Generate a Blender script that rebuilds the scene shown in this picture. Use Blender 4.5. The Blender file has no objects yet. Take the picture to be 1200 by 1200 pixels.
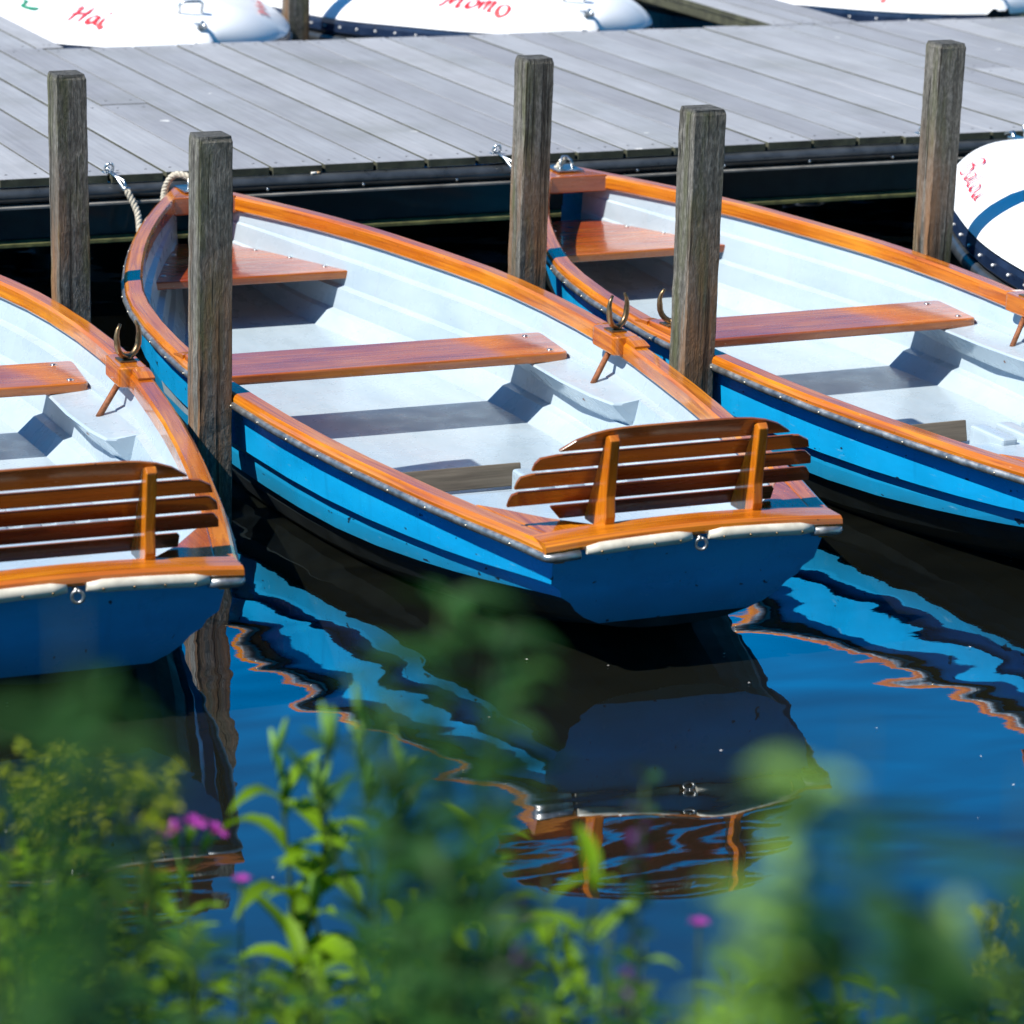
import bpy, bmesh, math, random
from mathutils import Vector, Matrix
import numpy as np

rnd = random.Random(7)
SC = bpy.context.scene
COL = SC.collection
R = math.radians

# ------------------------------------------------------------------ helpers
def interp(x, xs, ys):
    """smooth (monotone cubic) interpolation"""
    if x <= xs[0]: return ys[0]
    if x >= xs[-1]: return ys[-1]
    n = len(xs)
    for i in range(n - 1):
        if x <= xs[i + 1]: break
    def slope(k):
        if k == 0: return (ys[1] - ys[0]) / (xs[1] - xs[0])
        if k == n - 1: return (ys[-1] - ys[-2]) / (xs[-1] - xs[-2])
        return (ys[k + 1] - ys[k - 1]) / (xs[k + 1] - xs[k - 1])
    h = xs[i + 1] - xs[i]; t = (x - xs[i]) / h
    m0, m1 = slope(i) * h, slope(i + 1) * h
    return ((2*t**3 - 3*t**2 + 1) * ys[i] + (t**3 - 2*t**2 + t) * m0
            + (-2*t**3 + 3*t**2) * ys[i + 1] + (t**3 - t**2) * m1)

class MB:
    """collects faces with a grain uv, links them as one mesh object"""
    def __init__(s): s.v = []; s.f = []; s.uv = []; s.mi = []; s.sm = []; s.tint = []
    def face(s, idx, uv, smooth=False, mi=0, tint=0.5):
        s.f.append(idx); s.uv.append(uv); s.sm.append(smooth); s.mi.append(mi); s.tint.append(tint)
    def sweep(s, rings, closed=True, caps=True, smooth=True, mi=0, u0=0.0, tint=0.5):
        base = len(s.v); m = len(rings[0])
        for r in rings: s.v += [tuple(p) for p in r]
        us = [u0]
        for a, b in zip(rings[:-1], rings[1:]):
            ca = sum((Vector(p) for p in a), Vector()) / m; cb = sum((Vector(p) for p in b), Vector()) / m
            us.append(us[-1] + (cb - ca).length)
        vs = [0.0]; r0 = rings[len(rings) // 2]
        for k in range(m):
            vs.append(vs[-1] + (Vector(r0[(k + 1) % m]) - Vector(r0[k])).length)
        for i in range(len(rings) - 1):
            for k in range(m if closed else m - 1):
                k2 = (k + 1) % m
                s.face([base + i*m + k, base + i*m + k2, base + (i+1)*m + k2, base + (i+1)*m + k],
                       [(us[i], vs[k]), (us[i], vs[k+1]), (us[i+1], vs[k+1]), (us[i+1], vs[k])], smooth, mi, tint)
        if caps and closed:
            s.face([base + k for k in range(m)][::-1], [(us[0], vs[k]) for k in range(m)][::-1], False, mi, tint)
            e = base + (len(rings) - 1) * m
            s.face([e + k for k in range(m)], [(us[-1], vs[k]) for k in range(m)], False, mi, tint)
    def tube(s, pts, rad, n=8, smooth=True, mi=0, tint=0.5, flat=1.0):
        pts = [Vector(p) for p in pts]; rings = []
        up = Vector((0, 0, 1)); prev = None
        for i, p in enumerate(pts):
            t = (pts[min(i+1, len(pts)-1)] - pts[max(i-1, 0)])
            if t.length < 1e-9: t = Vector((0, 0, 1))
            t.normalize()
            if prev is None:
                a = t.cross(up if abs(t.z) < .9 else Vector((1, 0, 0))).normalized()
            else:
                a = (prev - t * prev.dot(t)).normalized()
            prev = a; b = t.cross(a)
            r = rad[i] if isinstance(rad, (list, tuple)) else rad
            rings.append([p + a * (r * math.cos(2*math.pi*k/n)) + b * (r * flat * math.sin(2*math.pi*k/n)) for k in range(n)])
        s.sweep(rings, True, True, smooth, mi, tint=tint)
    def bm(s, b, axis=1, smooth=False, mi=0, tint=0.5, M=None):
        b.verts.ensure_lookup_table(); b.verts.index_update(); base = len(s.v)
        o = [a for a in range(3) if a != axis]
        for v in b.verts: s.v.append(tuple(M @ v.co) if M else tuple(v.co))
        for f in b.faces:
            s.face([base + v.index for v in f.verts],
                   [(v.co[axis], v.co[o[0]] + .73 * v.co[o[1]]) for v in f.verts], smooth, mi, tint)
        b.free()
    def box(s, lo, hi, axis=1, r=0.0, seg=2, mi=0, tint=0.5, M=None):
        b = bmesh.new(); bmesh.ops.create_cube(b, size=1.0)
        lo = Vector(lo); hi = Vector(hi); c = (lo + hi) / 2; d = hi - lo
        for v in b.verts: v.co = Vector((c.x + v.co.x*d.x, c.y + v.co.y*d.y, c.z + v.co.z*d.z))
        if r > 0: bmesh.ops.bevel(b, geom=b.edges[:], offset=r, segments=seg, profile=.6, affect='EDGES')
        s.bm(b, axis, False, mi, tint, M)
    def plate(s, poly, z0, z1, axis=0, r=0.004, seg=2, mi=0, M=None, tint=0.5):
        b = bmesh.new()
        lo = [b.verts.new((x, y, z0)) for x, y in poly]
        f = b.faces.new(lo); f.normal_update()
        if f.normal.z > 0: f.normal_flip()
        e = bmesh.ops.extrude_face_region(b, geom=[f])
        for v in [g for g in e['geom'] if isinstance(g, bmesh.types.BMVert)]: v.co.z = z1
        bmesh.ops.recalc_face_normals(b, faces=b.faces[:])
        if r > 0: bmesh.ops.bevel(b, geom=b.edges[:], offset=r, segments=seg, profile=.6, affect='EDGES')
        s.bm(b, axis, False, mi, tint, M)
    def ball(s, c, r, n=8, m=6, mi=0, sz=None):
        c = Vector(c); sz = sz or (1, 1, 1); rings = []
        for i in range(m + 1):
            a = math.pi * i / m; a = min(max(a, .02), math.pi - .02)
            rings.append([c + Vector((r*sz[0]*math.sin(a)*math.cos(2*math.pi*k/n), r*sz[1]*math.sin(a)*math.sin(2*math.pi*k/n), r*sz[2]*math.cos(a))) for k in range(n)])
        s.sweep(rings, True, True, True, mi)
    def build(s, name, mats, parent=None):
        me = bpy.data.meshes.new(name)
        me.from_pydata(s.v, [], s.f)
        uvl = me.uv_layers.new(name='grain')
        att = me.attributes.new('tint', 'FLOAT', 'FACE')
        k = 0
        for i, p in enumerate(me.polygons):
            for j in range(p.loop_total):
                uvl.data[p.loop_start + j].uv = s.uv[i][j]
            p.use_smooth = s.sm[i]; p.material_index = s.mi[i]
            att.data[i].value = s.tint[i]
        if not isinstance(mats, (list, tuple)): mats = [mats]
        for m in mats: me.materials.append(m)
        b = bmesh.new(); b.from_mesh(me); bmesh.ops.recalc_face_normals(b, faces=b.faces[:]); b.to_mesh(me); b.free()
        o = bpy.data.objects.new(name, me); COL.objects.link(o)
        if parent: o.parent = parent
        return o

def empty(name, loc=(0, 0, 0), rz=0.0):
    o = bpy.data.objects.new(name, None); COL.objects.link(o)
    o.location = loc; o.rotation_euler = (0, 0, rz); o.empty_display_size = .1
    return o
def tag(o, label=None, cat=None, group=None, kind=None):
    if label: o['label'] = label
    if cat: o['category'] = cat
    if group: o['group'] = group
    if kind: o['kind'] = kind
    return o
def copy_tree(o, parent=None):
    c = o.copy(); COL.objects.link(c)
    if parent: c.parent = parent
    for ch in [x for x in bpy.data.objects if x.parent == o]: copy_tree(ch, c)
    return c

# ------------------------------------------------------------------ materials
def nodes(name):
    m = bpy.data.materials.new(name); m.use_nodes = True
    nt = m.node_tree; nt.nodes.clear()
    out = nt.nodes.new('ShaderNodeOutputMaterial')
    return m, nt, out
class NT:
    def __init__(s, name):
        s.m, s.t, s.out = nodes(name)
    def n(s, typ, **kw):
        x = s.t.nodes.new(typ)
        for k, v in kw.items():
            if k == 'ins':
                for a, b in v.items(): x.inputs[a].default_value = b
            else: setattr(x, k, v)
        return x
    def l(s, a, b): s.t.links.new(a, b)
    def ramp(s, fac, stops, interp='LINEAR'):
        r = s.n('ShaderNodeValToRGB'); r.color_ramp.interpolation = interp
        e = r.color_ramp.elements
        while len(e) < len(stops): e.new(.5)
        for i, (p, c) in enumerate(stops):
            e[i].position = p; e[i].color = (c, c, c, 1) if isinstance(c, (int, float)) else (*c, 1)
        s.l(fac, r.inputs[0]); return r.outputs[0]
    def mix(s, f, a, b, mode='MIX'):
        x = s.n('ShaderNodeMix', data_type='RGBA', blend_type=mode)
        for sock, v in ((x.inputs[0], f), (x.inputs[6], a), (x.inputs[7], b)):
            if hasattr(v, 'links') or hasattr(v, 'is_linked'): s.l(v, sock)
            elif isinstance(v, (int, float)): sock.default_value = v
            else: sock.default_value = (*v, 1)
        return x.outputs[2]
    def math(s, op, a, b=0.0, clamp=False):
        x = s.n('ShaderNodeMath', operation=op); x.use_clamp = clamp
        for i, v in enumerate((a, b)):
            if hasattr(v, 'is_linked'): s.l(v, x.inputs[i])
            else: x.inputs[i].default_value = v
        return x.outputs[0]
    def noise(s, vec, scale, detail=4, rough=.55, dist=0.0):
        x = s.n('ShaderNodeTexNoise', ins={'Scale': scale, 'Detail': detail, 'Roughness': rough, 'Distortion': dist})
        s.l(vec, x.inputs['Vector']); return x.outputs['Fac']
    def mapping(s, vec, scale=(1, 1, 1), rot=(0, 0, 0), loc=(0, 0, 0)):
        x = s.n('ShaderNodeMapping'); x.inputs['Scale'].default_value = scale
        x.inputs['Rotation'].default_value = rot; x.inputs['Location'].default_value = loc
        s.l(vec, x.inputs['Vector']); return x.outputs[0]
    def objrand(s, vec, k=13.0):
        oi = s.n('ShaderNodeObjectInfo')
        c = s.n('ShaderNodeCombineXYZ'); r = s.math('MULTIPLY', oi.outputs['Random'], k)
        for i in range(3): s.l(r, c.inputs[i])
        a = s.n('ShaderNodeVectorMath', operation='ADD'); s.l(vec, a.inputs[0]); s.l(c.outputs[0], a.inputs[1])
        return a.outputs[0]
    def bump(s, h, strength, dist, normal=None):
        b = s.n('ShaderNodeBump', ins={'Strength': strength, 'Distance': dist}); s.l(h, b.inputs['Height'])
        if normal is not None: s.l(normal, b.inputs['Normal'])
        return b.outputs[0]
    def principled(s, **ins):
        b = s.n('ShaderNodeBsdfPrincipled')
        for k, v in ins.items():
            k = k.replace('_', ' ')
            if hasattr(v, 'is_linked'): s.l(v, b.inputs[k])
            elif isinstance(v, tuple) and len(v) == 3 and k in ('Base Color', 'Specular Tint', 'Coat Tint'): b.inputs[k].default_value = (*v, 1)
            else: b.inputs[k].default_value = v
        s.l(b.outputs[0], s.out.inputs[0]); return b
    def coord(s, which='Object'):
        if which == 'grain':
            return s.n('ShaderNodeUVMap', uv_map='grain').outputs[0]
        return s.n('ShaderNodeTexCoord').outputs[which]

def varnished(name, dark, mid, light, coat=.9, wear=.5, patch=.35):
    t = NT(name); uv = t.objrand(t.coord('grain'))
    g = t.noise(t.mapping(uv, (1.6, 55, 1)), 1.6, 6, .6, .8)
    g2 = t.noise(t.mapping(uv, (2.2, 9, 1)), 1.3, 3, .5, .4)
    c = t.ramp(g, [(.30, dark), (.52, mid), (.74, light)])
    c = t.mix(t.ramp(g2, [(.38, 0.0), (.66, 1.0)]), c, t.mix(1.0, c, (.82, .62, .5), 'MULTIPLY'))
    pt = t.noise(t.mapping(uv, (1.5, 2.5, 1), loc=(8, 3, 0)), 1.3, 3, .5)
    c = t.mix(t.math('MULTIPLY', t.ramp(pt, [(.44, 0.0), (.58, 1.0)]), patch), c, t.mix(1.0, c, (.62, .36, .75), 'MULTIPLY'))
    # small worn scuffs and dark nicks
    sc = t.noise(t.mapping(uv, (14, 60, 1)), 3.0, 3, .6)
    c = t.mix(t.math('MULTIPLY', t.ramp(sc, [(.70, 0.0), (.76, 1.0)]), wear), c, (.62, .40, .22))
    dk = t.noise(t.mapping(uv, (20, 34, 1), loc=(5, 9, 2)), 2.4, 2, .5)
    c = t.mix(t.math('MULTIPLY', t.ramp(dk, [(.735, 0.0), (.78, 1.0)]), wear * 1.2), c, (.035, .014, .006))
    rg = t.ramp(t.noise(t.mapping(uv, (3, 12, 1)), 2.5, 4), [(.3, .16), (.75, .42)])
    b = t.bump(g, .12, .002)
    t.principled(Base_Color=c, Roughness=rg, Coat_Weight=coat, Coat_Roughness=.09, Coat_IOR=1.5, Normal=b)
    return t.m

M = {}
M['teak'] = varnished('varnished_wood_orange', (.33, .085, .004), (.60, .200, .007), (.78, .300, .012), wear=.8)
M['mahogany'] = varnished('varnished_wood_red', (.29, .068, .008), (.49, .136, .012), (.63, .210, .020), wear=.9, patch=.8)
M['slat'] = varnished('varnished_wood_brown', (.15, .042, .006), (.27, .082, .009), (.38, .122, .012), wear=.8)

def mat_simple(name, col, rough=.5, metal=0.0, coat=0.0, nscale=20, nvar=.25, bump=.0):
    t = NT(name); v = t.objrand(t.coord())
    n = t.noise(v, nscale, 5, .6)
    c = t.mix(t.ramp(n, [(.3, 0.0), (.7, 1.0)]), tuple(x * (1 - nvar) for x in col), tuple(min(1, x * (1 + nvar)) for x in col))
    r = t.ramp(n, [(.3, max(.02, rough - .1)), (.7, min(1, rough + .12))])
    kw = dict(Base_Color=c, Roughness=r, Metallic=metal, Coat_Weight=coat)
    if bump: kw['Normal'] = t.bump(n, bump, .003)
    t.principled(**kw); return t.m
M['steel'] = mat_simple('galvanised_steel', (.55, .57, .58), .32, 1.0, nscale=60)
M['strip'] = mat_simple('grey_metal_strip', (.36, .36, .35), .38, .85, nscale=35, nvar=.35)
M['bronze'] = mat_simple('old_bronze', (.26, .17, .09), .38, .9, nscale=50, nvar=.45)
M['rust'] = mat_simple('rusty_rod', (.25, .09, .035), .7, .2, nscale=90, nvar=.5, bump=.4)
M['cream'] = mat_simple('cream_fender_vinyl', (.60, .56, .46), .45, 0, .2, nscale=25, nvar=.18)
M['rubber'] = mat_simple('black_rubber', (.036, .041, .046), .34, 0, .4, nscale=15, nvar=.4)
M['rope'] = mat_simple('hemp_rope', (.50, .45, .36), .9, nscale=140, nvar=.4, bump=.5)
M['navy'] = mat_simple('navy_trim', (.010, .022, .055), .35, 0, .3, nscale=12, nvar=.3)
M['rivet'] = mat_simple('white_rivet', (.75, .75, .74), .35, .2, nscale=30, nvar=.1)
M['red'] = mat_simple('red_sign_paint', (.62, .025, .035), .5, nscale=30, nvar=.15)
M['green_paint'] = mat_simple('green_sign_paint', (.02, .22, .11), .5, nscale=30, nvar=.15)
M['dirty_rim'] = mat_simple('brass_rivet', (.5, .45, .36), .35, .9, nscale=30)

def mat_hull():
    t = NT('blue_hull_paint'); oc = t.coord(); v = t.objrand(oc)
    n = t.noise(t.mapping(v, (1, 1.0, 3.0)), 3.5, 5, .6)
    c = t.ramp(n, [(.3, (.003, .28, .58)), (.55, (.004, .335, .69)), (.8, (.008, .38, .73))])
    # weathering: greenish film near the waterline, scuffs and chips
    sep = t.n('ShaderNodeSeparateXYZ'); t.l(oc, sep.inputs[0])
    zz = t.math('ADD', sep.outputs[2], t.math('MULTIPLY', t.math('SUBTRACT', t.noise(v, 6, 4), .5), .10))
    c = t.mix(t.ramp(zz, [(.10, 1.0), (.20, 0.0)]), c, (.012, .20, .36))
    c = t.mix(t.ramp(zz, [(.015, 1.0), (.075, 0.0)]), c, (.012, .016, .010))
    ch = t.noise(t.mapping(v, (1, .5, 1)), 46, 2, .5)
    c = t.mix(t.ramp(ch, [(.71, 0.0), (.735, 1.0)]), c, (.01, .03, .06))
    sc = t.noise(t.mapping(v, (4, 1.2, 9)), 14, 3, .55)
    c = t.mix(t.ramp(sc, [(.66, 0.0), (.76, .55)]), c, (.16, .42, .62))
    rn = t.noise(t.mapping(v, (16, 16, 1.1), loc=(2, 7, 1)), 2.0, 4, .6)
    c = t.mix(t.ramp(rn, [(.58, 0.0), (.76, .30)]), c, (.004, .15, .34))
    r = t.ramp(t.noise(v, 9, 4), [(.3, .22), (.7, .42)])
    t.principled(Base_Color=c, Roughness=r, Coat_Weight=.35, Coat_Roughness=.15, Normal=t.bump(n, .15, .004))
    return t.m
M['hull'] = mat_hull()
M['bottom'] = mat_simple('dark_bottom_paint', (.010, .016, .017), .5, nscale=12, nvar=.5)

def mat_gelcoat():
    t = NT('white_gelcoat'); v = t.objrand(t.coord())
    n = t.noise(t.mapping(v, (2.5, .8, 2.5)), 3.0, 6, .62)
    c = t.ramp(n, [(.28, (.335, .42, .48)), (.5, (.39, .475, .535)), (.75, (.435, .52, .575))])
    d = t.noise(v, 55, 3, .6)
    c = t.mix(t.ramp(d, [(.70, 0.0), (.77, .75)]), c, (.20, .18, .15))
    gz = t.n('ShaderNodeSeparateXYZ'); t.l(t.coord(), gz.inputs[0])
    low = t.ramp(t.math('ADD', gz.outputs[2], t.math('MULTIPLY', t.noise(v, 7, 5, .65), .14)), [(.115, 1.0), (.17, 0.0)])
    c = t.mix(t.math('MULTIPLY', low, .15), c, (.30, .31, .29))
    st = t.noise(t.mapping(v, (7, 7, 1.2)), 2.2, 4, .6)
    c = t.mix(t.ramp(st, [(.60, 0.0), (.80, .35)]), c, (.34, .36, .36))
    r = t.ramp(t.noise(v, 12, 4), [(.3, .20), (.7, .40)])
    t.principled(Base_Color=c, Roughness=r, Coat_Weight=.3, Coat_Roughness=.12, Normal=t.bump(n, .2, .006))
    return t.m
M['gelcoat'] = mat_gelcoat()

def mat_cover():
    t = NT('white_boat_cover'); v = t.objrand(t.coord())
    n = t.noise(v, 2.5, 5, .6)
    c = t.ramp(n, [(.3, (.80, .81, .82)), (.7, (.88, .885, .89))])
    t.principled(Base_Color=c, Roughness=.5, Coat_Weight=.15, Normal=t.bump(n, .15, .01))
    return t.m
M['cover'] = mat_cover()

def mat_post():
    t = NT('weathered_post_wood'); oc = t.coord(); v = t.objrand(oc, 31)
    g0 = t.noise(t.mapping(v, (34, 34, 2.2)), 1.7, 7, .68, .5)
    gs = t.noise(t.mapping(v, (70, 70, 26)), 1.6, 4, .7)
    g = t.math('ADD', t.math('MULTIPLY', g0, .48), t.math('MULTIPLY', gs, .52))
    b = t.noise(t.mapping(v, (9, 9, 1.8)), 1.6, 5, .6)
    c = t.ramp(g, [(.34, (.036, .034, .028)), (.5, (.118, .111, .095)), (.66, (.27, .256, .224))])
    c = t.mix(t.ramp(b, [(.5, 0.0), (.68, .7)]), c, (.085, .095, .030))          # algae
    o = t.noise(t.mapping(v, (12, 12, .9), loc=(4, 1, 7)), 1.4, 4, .6)
    sep = t.n('ShaderNodeSeparateXYZ'); t.l(oc, sep.inputs[0])
    low = t.ramp(t.math('ADD', sep.outputs[2], t.math('MULTIPLY', o, .3)), [(.55, 1.0), (.95, 0.0)])
    c = t.mix(t.math('MULTIPLY', low, t.ramp(o, [(.44, 0.0), (.60, .8)])), c, (.30, .150, .065))  # rubbed raw wood
    cr = t.noise(t.mapping(v, (60, 60, 1.3), loc=(3, 3, 3)), 1.0, 3, .55, .5)
    crk = t.ramp(cr, [(.35, 1.0), (.40, 0.0)])
    c = t.mix(t.math('MULTIPLY', crk, .7), c, (.018, .014, .010))
    h = t.math('SUBTRACT', g, t.math('MULTIPLY', crk, .6))
    # end grain on top is almost black with age
    geo = t.n('ShaderNodeNewGeometry'); s2 = t.n('ShaderNodeSeparateXYZ'); t.l(oc, s2.inputs[0])
    top = t.ramp(sep.outputs[2], [(.988, 0.0), (.998, 1.0)])
    tn = t.noise(v, 40, 5, .65)
    c = t.mix(top, c, t.ramp(tn, [(.3, (.045, .045, .043)), (.7, (.12, .118, .11))]))
    t.principled(Base_Color=c, Roughness=.85, Specular_IOR_Level=.25, Normal=t.bump(h, 1.0, .010))
    return t.m
M['post'] = mat_post()

def mat_deck():
    t = NT('grey_deck_boards'); uv = t.coord('grain')
    at = t.n('ShaderNodeAttribute', attribute_name='tint', attribute_type='GEOMETRY')
    tint = at.outputs['Fac']
    off = t.n('ShaderNodeCombineXYZ'); t.l(t.math('MULTIPLY', tint, 57.0), off.inputs[0]); t.l(t.math('MULTIPLY', tint, 23.0), off.inputs[1])
    a = t.n('ShaderNodeVectorMath', operation='ADD'); t.l(uv, a.inputs[0]); t.l(off.outputs[0], a.inputs[1]); v = a.outputs[0]
    g = t.noise(t.mapping(v, (1.1, 42, 1)), 1.6, 7, .65, .4)
    p = t.noise(t.mapping(v, (1.3, 4, 1)), 1.6, 5, .6)
    c = t.ramp(g, [(.25, (.262, .276, .300)), (.5, (.325, .340, .366)), (.78, (.39, .405, .430))])
    c = t.mix(.6, c, t.ramp(p, [(.3, (.72, .70, .70)), (.7, (1, 1, 1))]), 'MULTIPLY')
    tv = t.ramp(tint, [(0.0, (.80, .79, .80)), (.5, (.95, .95, .95)), (1.0, (1.08, 1.06, 1.04))])
    c = t.mix(1.0, c, tv, 'MULTIPLY')
    dk = t.noise(t.mapping(v, (6, 22, 1)), 2.0, 3, .5)
    c = t.mix(t.ramp(dk, [(.68, 0.0), (.80, .6)]), c, (.12, .115, .095))
    oc = t.coord(); st = t.noise(oc, 2.1, 5, .6); c = t.mix(t.ramp(st, [(.50, 0.0), (.72, .40)]), c, (.155, .165, .150))
    bd = t.noise(t.mapping(oc, loc=(3, 8, 1)), 9, 2, .5); c = t.mix(t.ramp(bd, [(.765, 0.0), (.785, .8)]), c, (.62, .62, .60))
    t.principled(Base_Color=c, Roughness=.75, Specular_IOR_Level=.3, Normal=t.bump(g, .5, .003))
    return t.m
M['deck'] = mat_deck()
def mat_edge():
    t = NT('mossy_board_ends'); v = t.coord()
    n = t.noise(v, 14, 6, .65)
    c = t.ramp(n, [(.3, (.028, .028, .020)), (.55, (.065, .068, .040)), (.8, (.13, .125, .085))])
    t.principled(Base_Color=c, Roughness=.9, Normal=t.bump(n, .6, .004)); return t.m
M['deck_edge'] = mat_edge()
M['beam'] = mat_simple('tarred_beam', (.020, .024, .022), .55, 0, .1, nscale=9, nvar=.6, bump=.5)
M['moss'] = mat_simple('mossy_beam', (.135, .135, .045), .95, nscale=18, nvar=.6, bump=.8)

def mat_water():
    t = NT('pond_water'); oc = t.coord()
    v1 = t.mapping(oc, (1.0, 1.35, 1), rot=(0, 0, R(-20)))
    n1 = t.noise(v1, 1.15, 2, .45, .5)
    n2 = t.noise(t.mapping(oc, (1.0, 1.9, 1), rot=(0, 0, R(-24))), 3.0, 1, .4, .7)
    n3 = t.noise(t.mapping(oc, (1.0, 3.0, 1), rot=(0, 0, R(-24))), 17, 2, .5, .3)
    h = t.math('ADD', t.math('ADD', n1, t.math('MULTIPLY', n2, .075)), t.math('MULTIPLY', n3, .0028))
    nb = t.bump(h, 1.0, .020)
    fr = t.n('ShaderNodeFresnel', ins={'IOR': 1.33}); t.l(nb, fr.inputs['Normal'])
    fac = t.math('MINIMUM', t.math('ADD', t.math('MULTIPLY', t.math('SUBTRACT', fr.outputs[0], .021), 4.3, True), .03), .92)
    gl = t.n('ShaderNodeBsdfGlossy', ins={'Color': (.92, .96, 1, 1), 'Roughness': .012}); t.l(nb, gl.inputs['Normal'])
    df = t.n('ShaderNodeBsdfDiffuse', ins={'Color': (.010, .011, .008, 1)})
    mx = t.n('ShaderNodeMixShader'); t.l(fac, mx.inputs[0]); t.l(df.outputs[0], mx.inputs[1]); t.l(gl.outputs[0], mx.inputs[2])
    t.l(mx.outputs[0], t.out.inputs[0]); return t.m
M['water'] = mat_water()

def mat_leaf(name, dark, light, trans=.35):
    t = NT(name); v = t.objrand(t.coord())
    at = t.n('ShaderNodeAttribute', attribute_name='tint', attribute_type='GEOMETRY')
    n = t.noise(v, 9, 3, .6)
    f = t.math('ADD', t.math('MULTIPLY', at.outputs['Fac'], .7), t.math('MULTIPLY', n, .3))
    f = t.math('POWER', f, 1.65)
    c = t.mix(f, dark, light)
    p = t.n('ShaderNodeBsdfPrincipled', ins={'Roughness': .55, 'Specular IOR Level': .22}); t.l(c, p.inputs['Base Color'])
    tr = t.n('ShaderNodeBsdfTranslucent'); t.l(t.mix(1.0, c, (1.25, 1.25, .5), 'MULTIPLY'), tr.inputs[0])
    mx = t.n('ShaderNodeMixShader'); mx.inputs[0].default_value = trans
    t.l(p.outputs[0], mx.inputs[1]); t.l(tr.outputs[0], mx.inputs[2]); t.l(mx.outputs[0], t.out.inputs[0]); return t.m
M['leaf'] = mat_leaf('willow_leaf', (.010, .048, .006), (.240, .430, .008), .42)
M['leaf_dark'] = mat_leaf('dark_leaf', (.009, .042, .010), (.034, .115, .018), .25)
M['leaf_pale'] = mat_leaf('pale_leaf', (.10, .26, .05), (.34, .56, .12), .4)
M['bud'] = mat_leaf('yellow_green_bud', (.15, .22, .012), (.58, .60, .04), .3)
M['stem'] = mat_leaf('green_stem', (.016, .040, .010), (.060, .110, .020), .1)
M['stem_red'] = mat_leaf('reddish_stem', (.07, .045, .030), (.13, .075, .045), .1)
M['petal'] = mat_leaf('magenta_petal', (.32, .03, .34), (.55, .10, .52), .4)
M['petal_dark'] = mat_leaf('violet_petal', (.06, .012, .10), (.16, .04, .26), .3)

# ------------------------------------------------------------------ camera
FPX, YAW, PITCH, ROLL, CAMH = 3870.976, R(24.1985), R(16.2015), R(1.7103), 2.5
fw = Vector((math.sin(YAW)*math.cos(PITCH), math.cos(YAW)*math.cos(PITCH), -math.sin(PITCH)))
r0 = Vector((math.cos(YAW), -math.sin(YAW), 0)); u0 = r0.cross(fw)
rr = math.cos(ROLL)*r0 + math.sin(ROLL)*u0; uu = -math.sin(ROLL)*r0 + math.cos(ROLL)*u0
cam = bpy.data.cameras.new('camera'); co = bpy.data.objects.new('camera', cam); COL.objects.link(co)
mw = Matrix.Identity(4)
for i in range(3): mw[i][0] = rr[i]; mw[i][1] = uu[i]; mw[i][2] = -fw[i]
mw[2][3] = CAMH
co.matrix_world = mw
cam.sensor_width = 36; cam.lens = FPX / 1200 * 36; cam.clip_start = .05; cam.clip_end = 3000
cam.dof.use_dof = True; cam.dof.focus_distance = 8.9; cam.dof.aperture_fstop = 5.2
SC.camera = co
CP = Vector((0, 0, CAMH))
def ray(px, py):
    return fw + rr * ((px - 600) / FPX) - uu * ((py - 600) / FPX)
def at_depth(px, py, d): return CP + ray(px, py) * d
def at_z(px, py, z):
    d = ray(px, py); return CP + d * ((z - CAMH) / d.z)

# ------------------------------------------------------------------ light
SUN_EL, SUN_A = R(51), R(9)             # A: direction the light travels, from +X towards +Y
sd = Vector((math.cos(SUN_EL)*math.cos(SUN_A), math.cos(SUN_EL)*math.sin(SUN_A), -math.sin(SUN_EL)))
sl = bpy.data.lights.new('sun', 'SUN'); sl.energy = 5.0; sl.angle = R(.5); sl.color = (1, .955, .88)
so = bpy.data.objects.new('sun', sl); COL.objects.link(so)
so.rotation_euler = sd.to_track_quat('-Z', 'Y').to_euler(); so.location = (-6, 6, 10)
W = bpy.data.worlds.new('World'); SC.world = W; W.use_nodes = True
wt = W.node_tree; wt.nodes.clear()
sky = wt.nodes.new('ShaderNodeTexSky'); sky.sky_type = 'NISHITA'; sky.sun_disc = False
sky.sun_elevation = SUN_EL
sv = -sd; sky.sun_rotation = math.atan2(sv.x, sv.y)
sky.air_density = 1.0; sky.dust_density = 0.0; sky.ozone_density = 4.0
hs = wt.nodes.new('ShaderNodeHueSaturation'); hs.inputs['Saturation'].default_value = 2.1; hs.inputs['Hue'].default_value = .496
bg = wt.nodes.new('ShaderNodeBackground'); bg.inputs[1].default_value = .094
wo = wt.nodes.new('ShaderNodeOutputWorld')
wt.links.new(sky.outputs[0], hs.inputs['Color']); wt.links.new(hs.outputs[0], bg.inputs[0]); wt.links.new(bg.outputs[0], wo.inputs[0])
SC.view_settings.view_transform = 'Standard'; SC.view_settings.look = 'None'
SC.view_settings.exposure = 0.6; SC.view_settings.gamma = 1.0
SC.render.engine = 'CYCLES'
SC.cycles.max_bounces = 10; SC.cycles.use_denoising = True
SC.cycles.sample_clamp_indirect = 6.0
SC.cycles.caustics_reflective = True; SC.cycles.blur_glossy = 0.0

# ------------------------------------------------------------------ water and bank
mb = MB()
S = 600.0
mb.v += [(-S, -S, 0), (S, -S, 0), (S, S, 0), (-S, S, 0)]
mb.face([0, 1, 2, 3], [(0, 0), (1, 0), (1, 1), (0, 1)])
wo_ = mb.build('water', M['water'])
if wo_.data.polygons[0].normal.z < 0: wo_.data.flip_normals(); print('flipped')
tag(wo_, 'calm dark blue water of the boat harbour', 'water', kind='structure')

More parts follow.
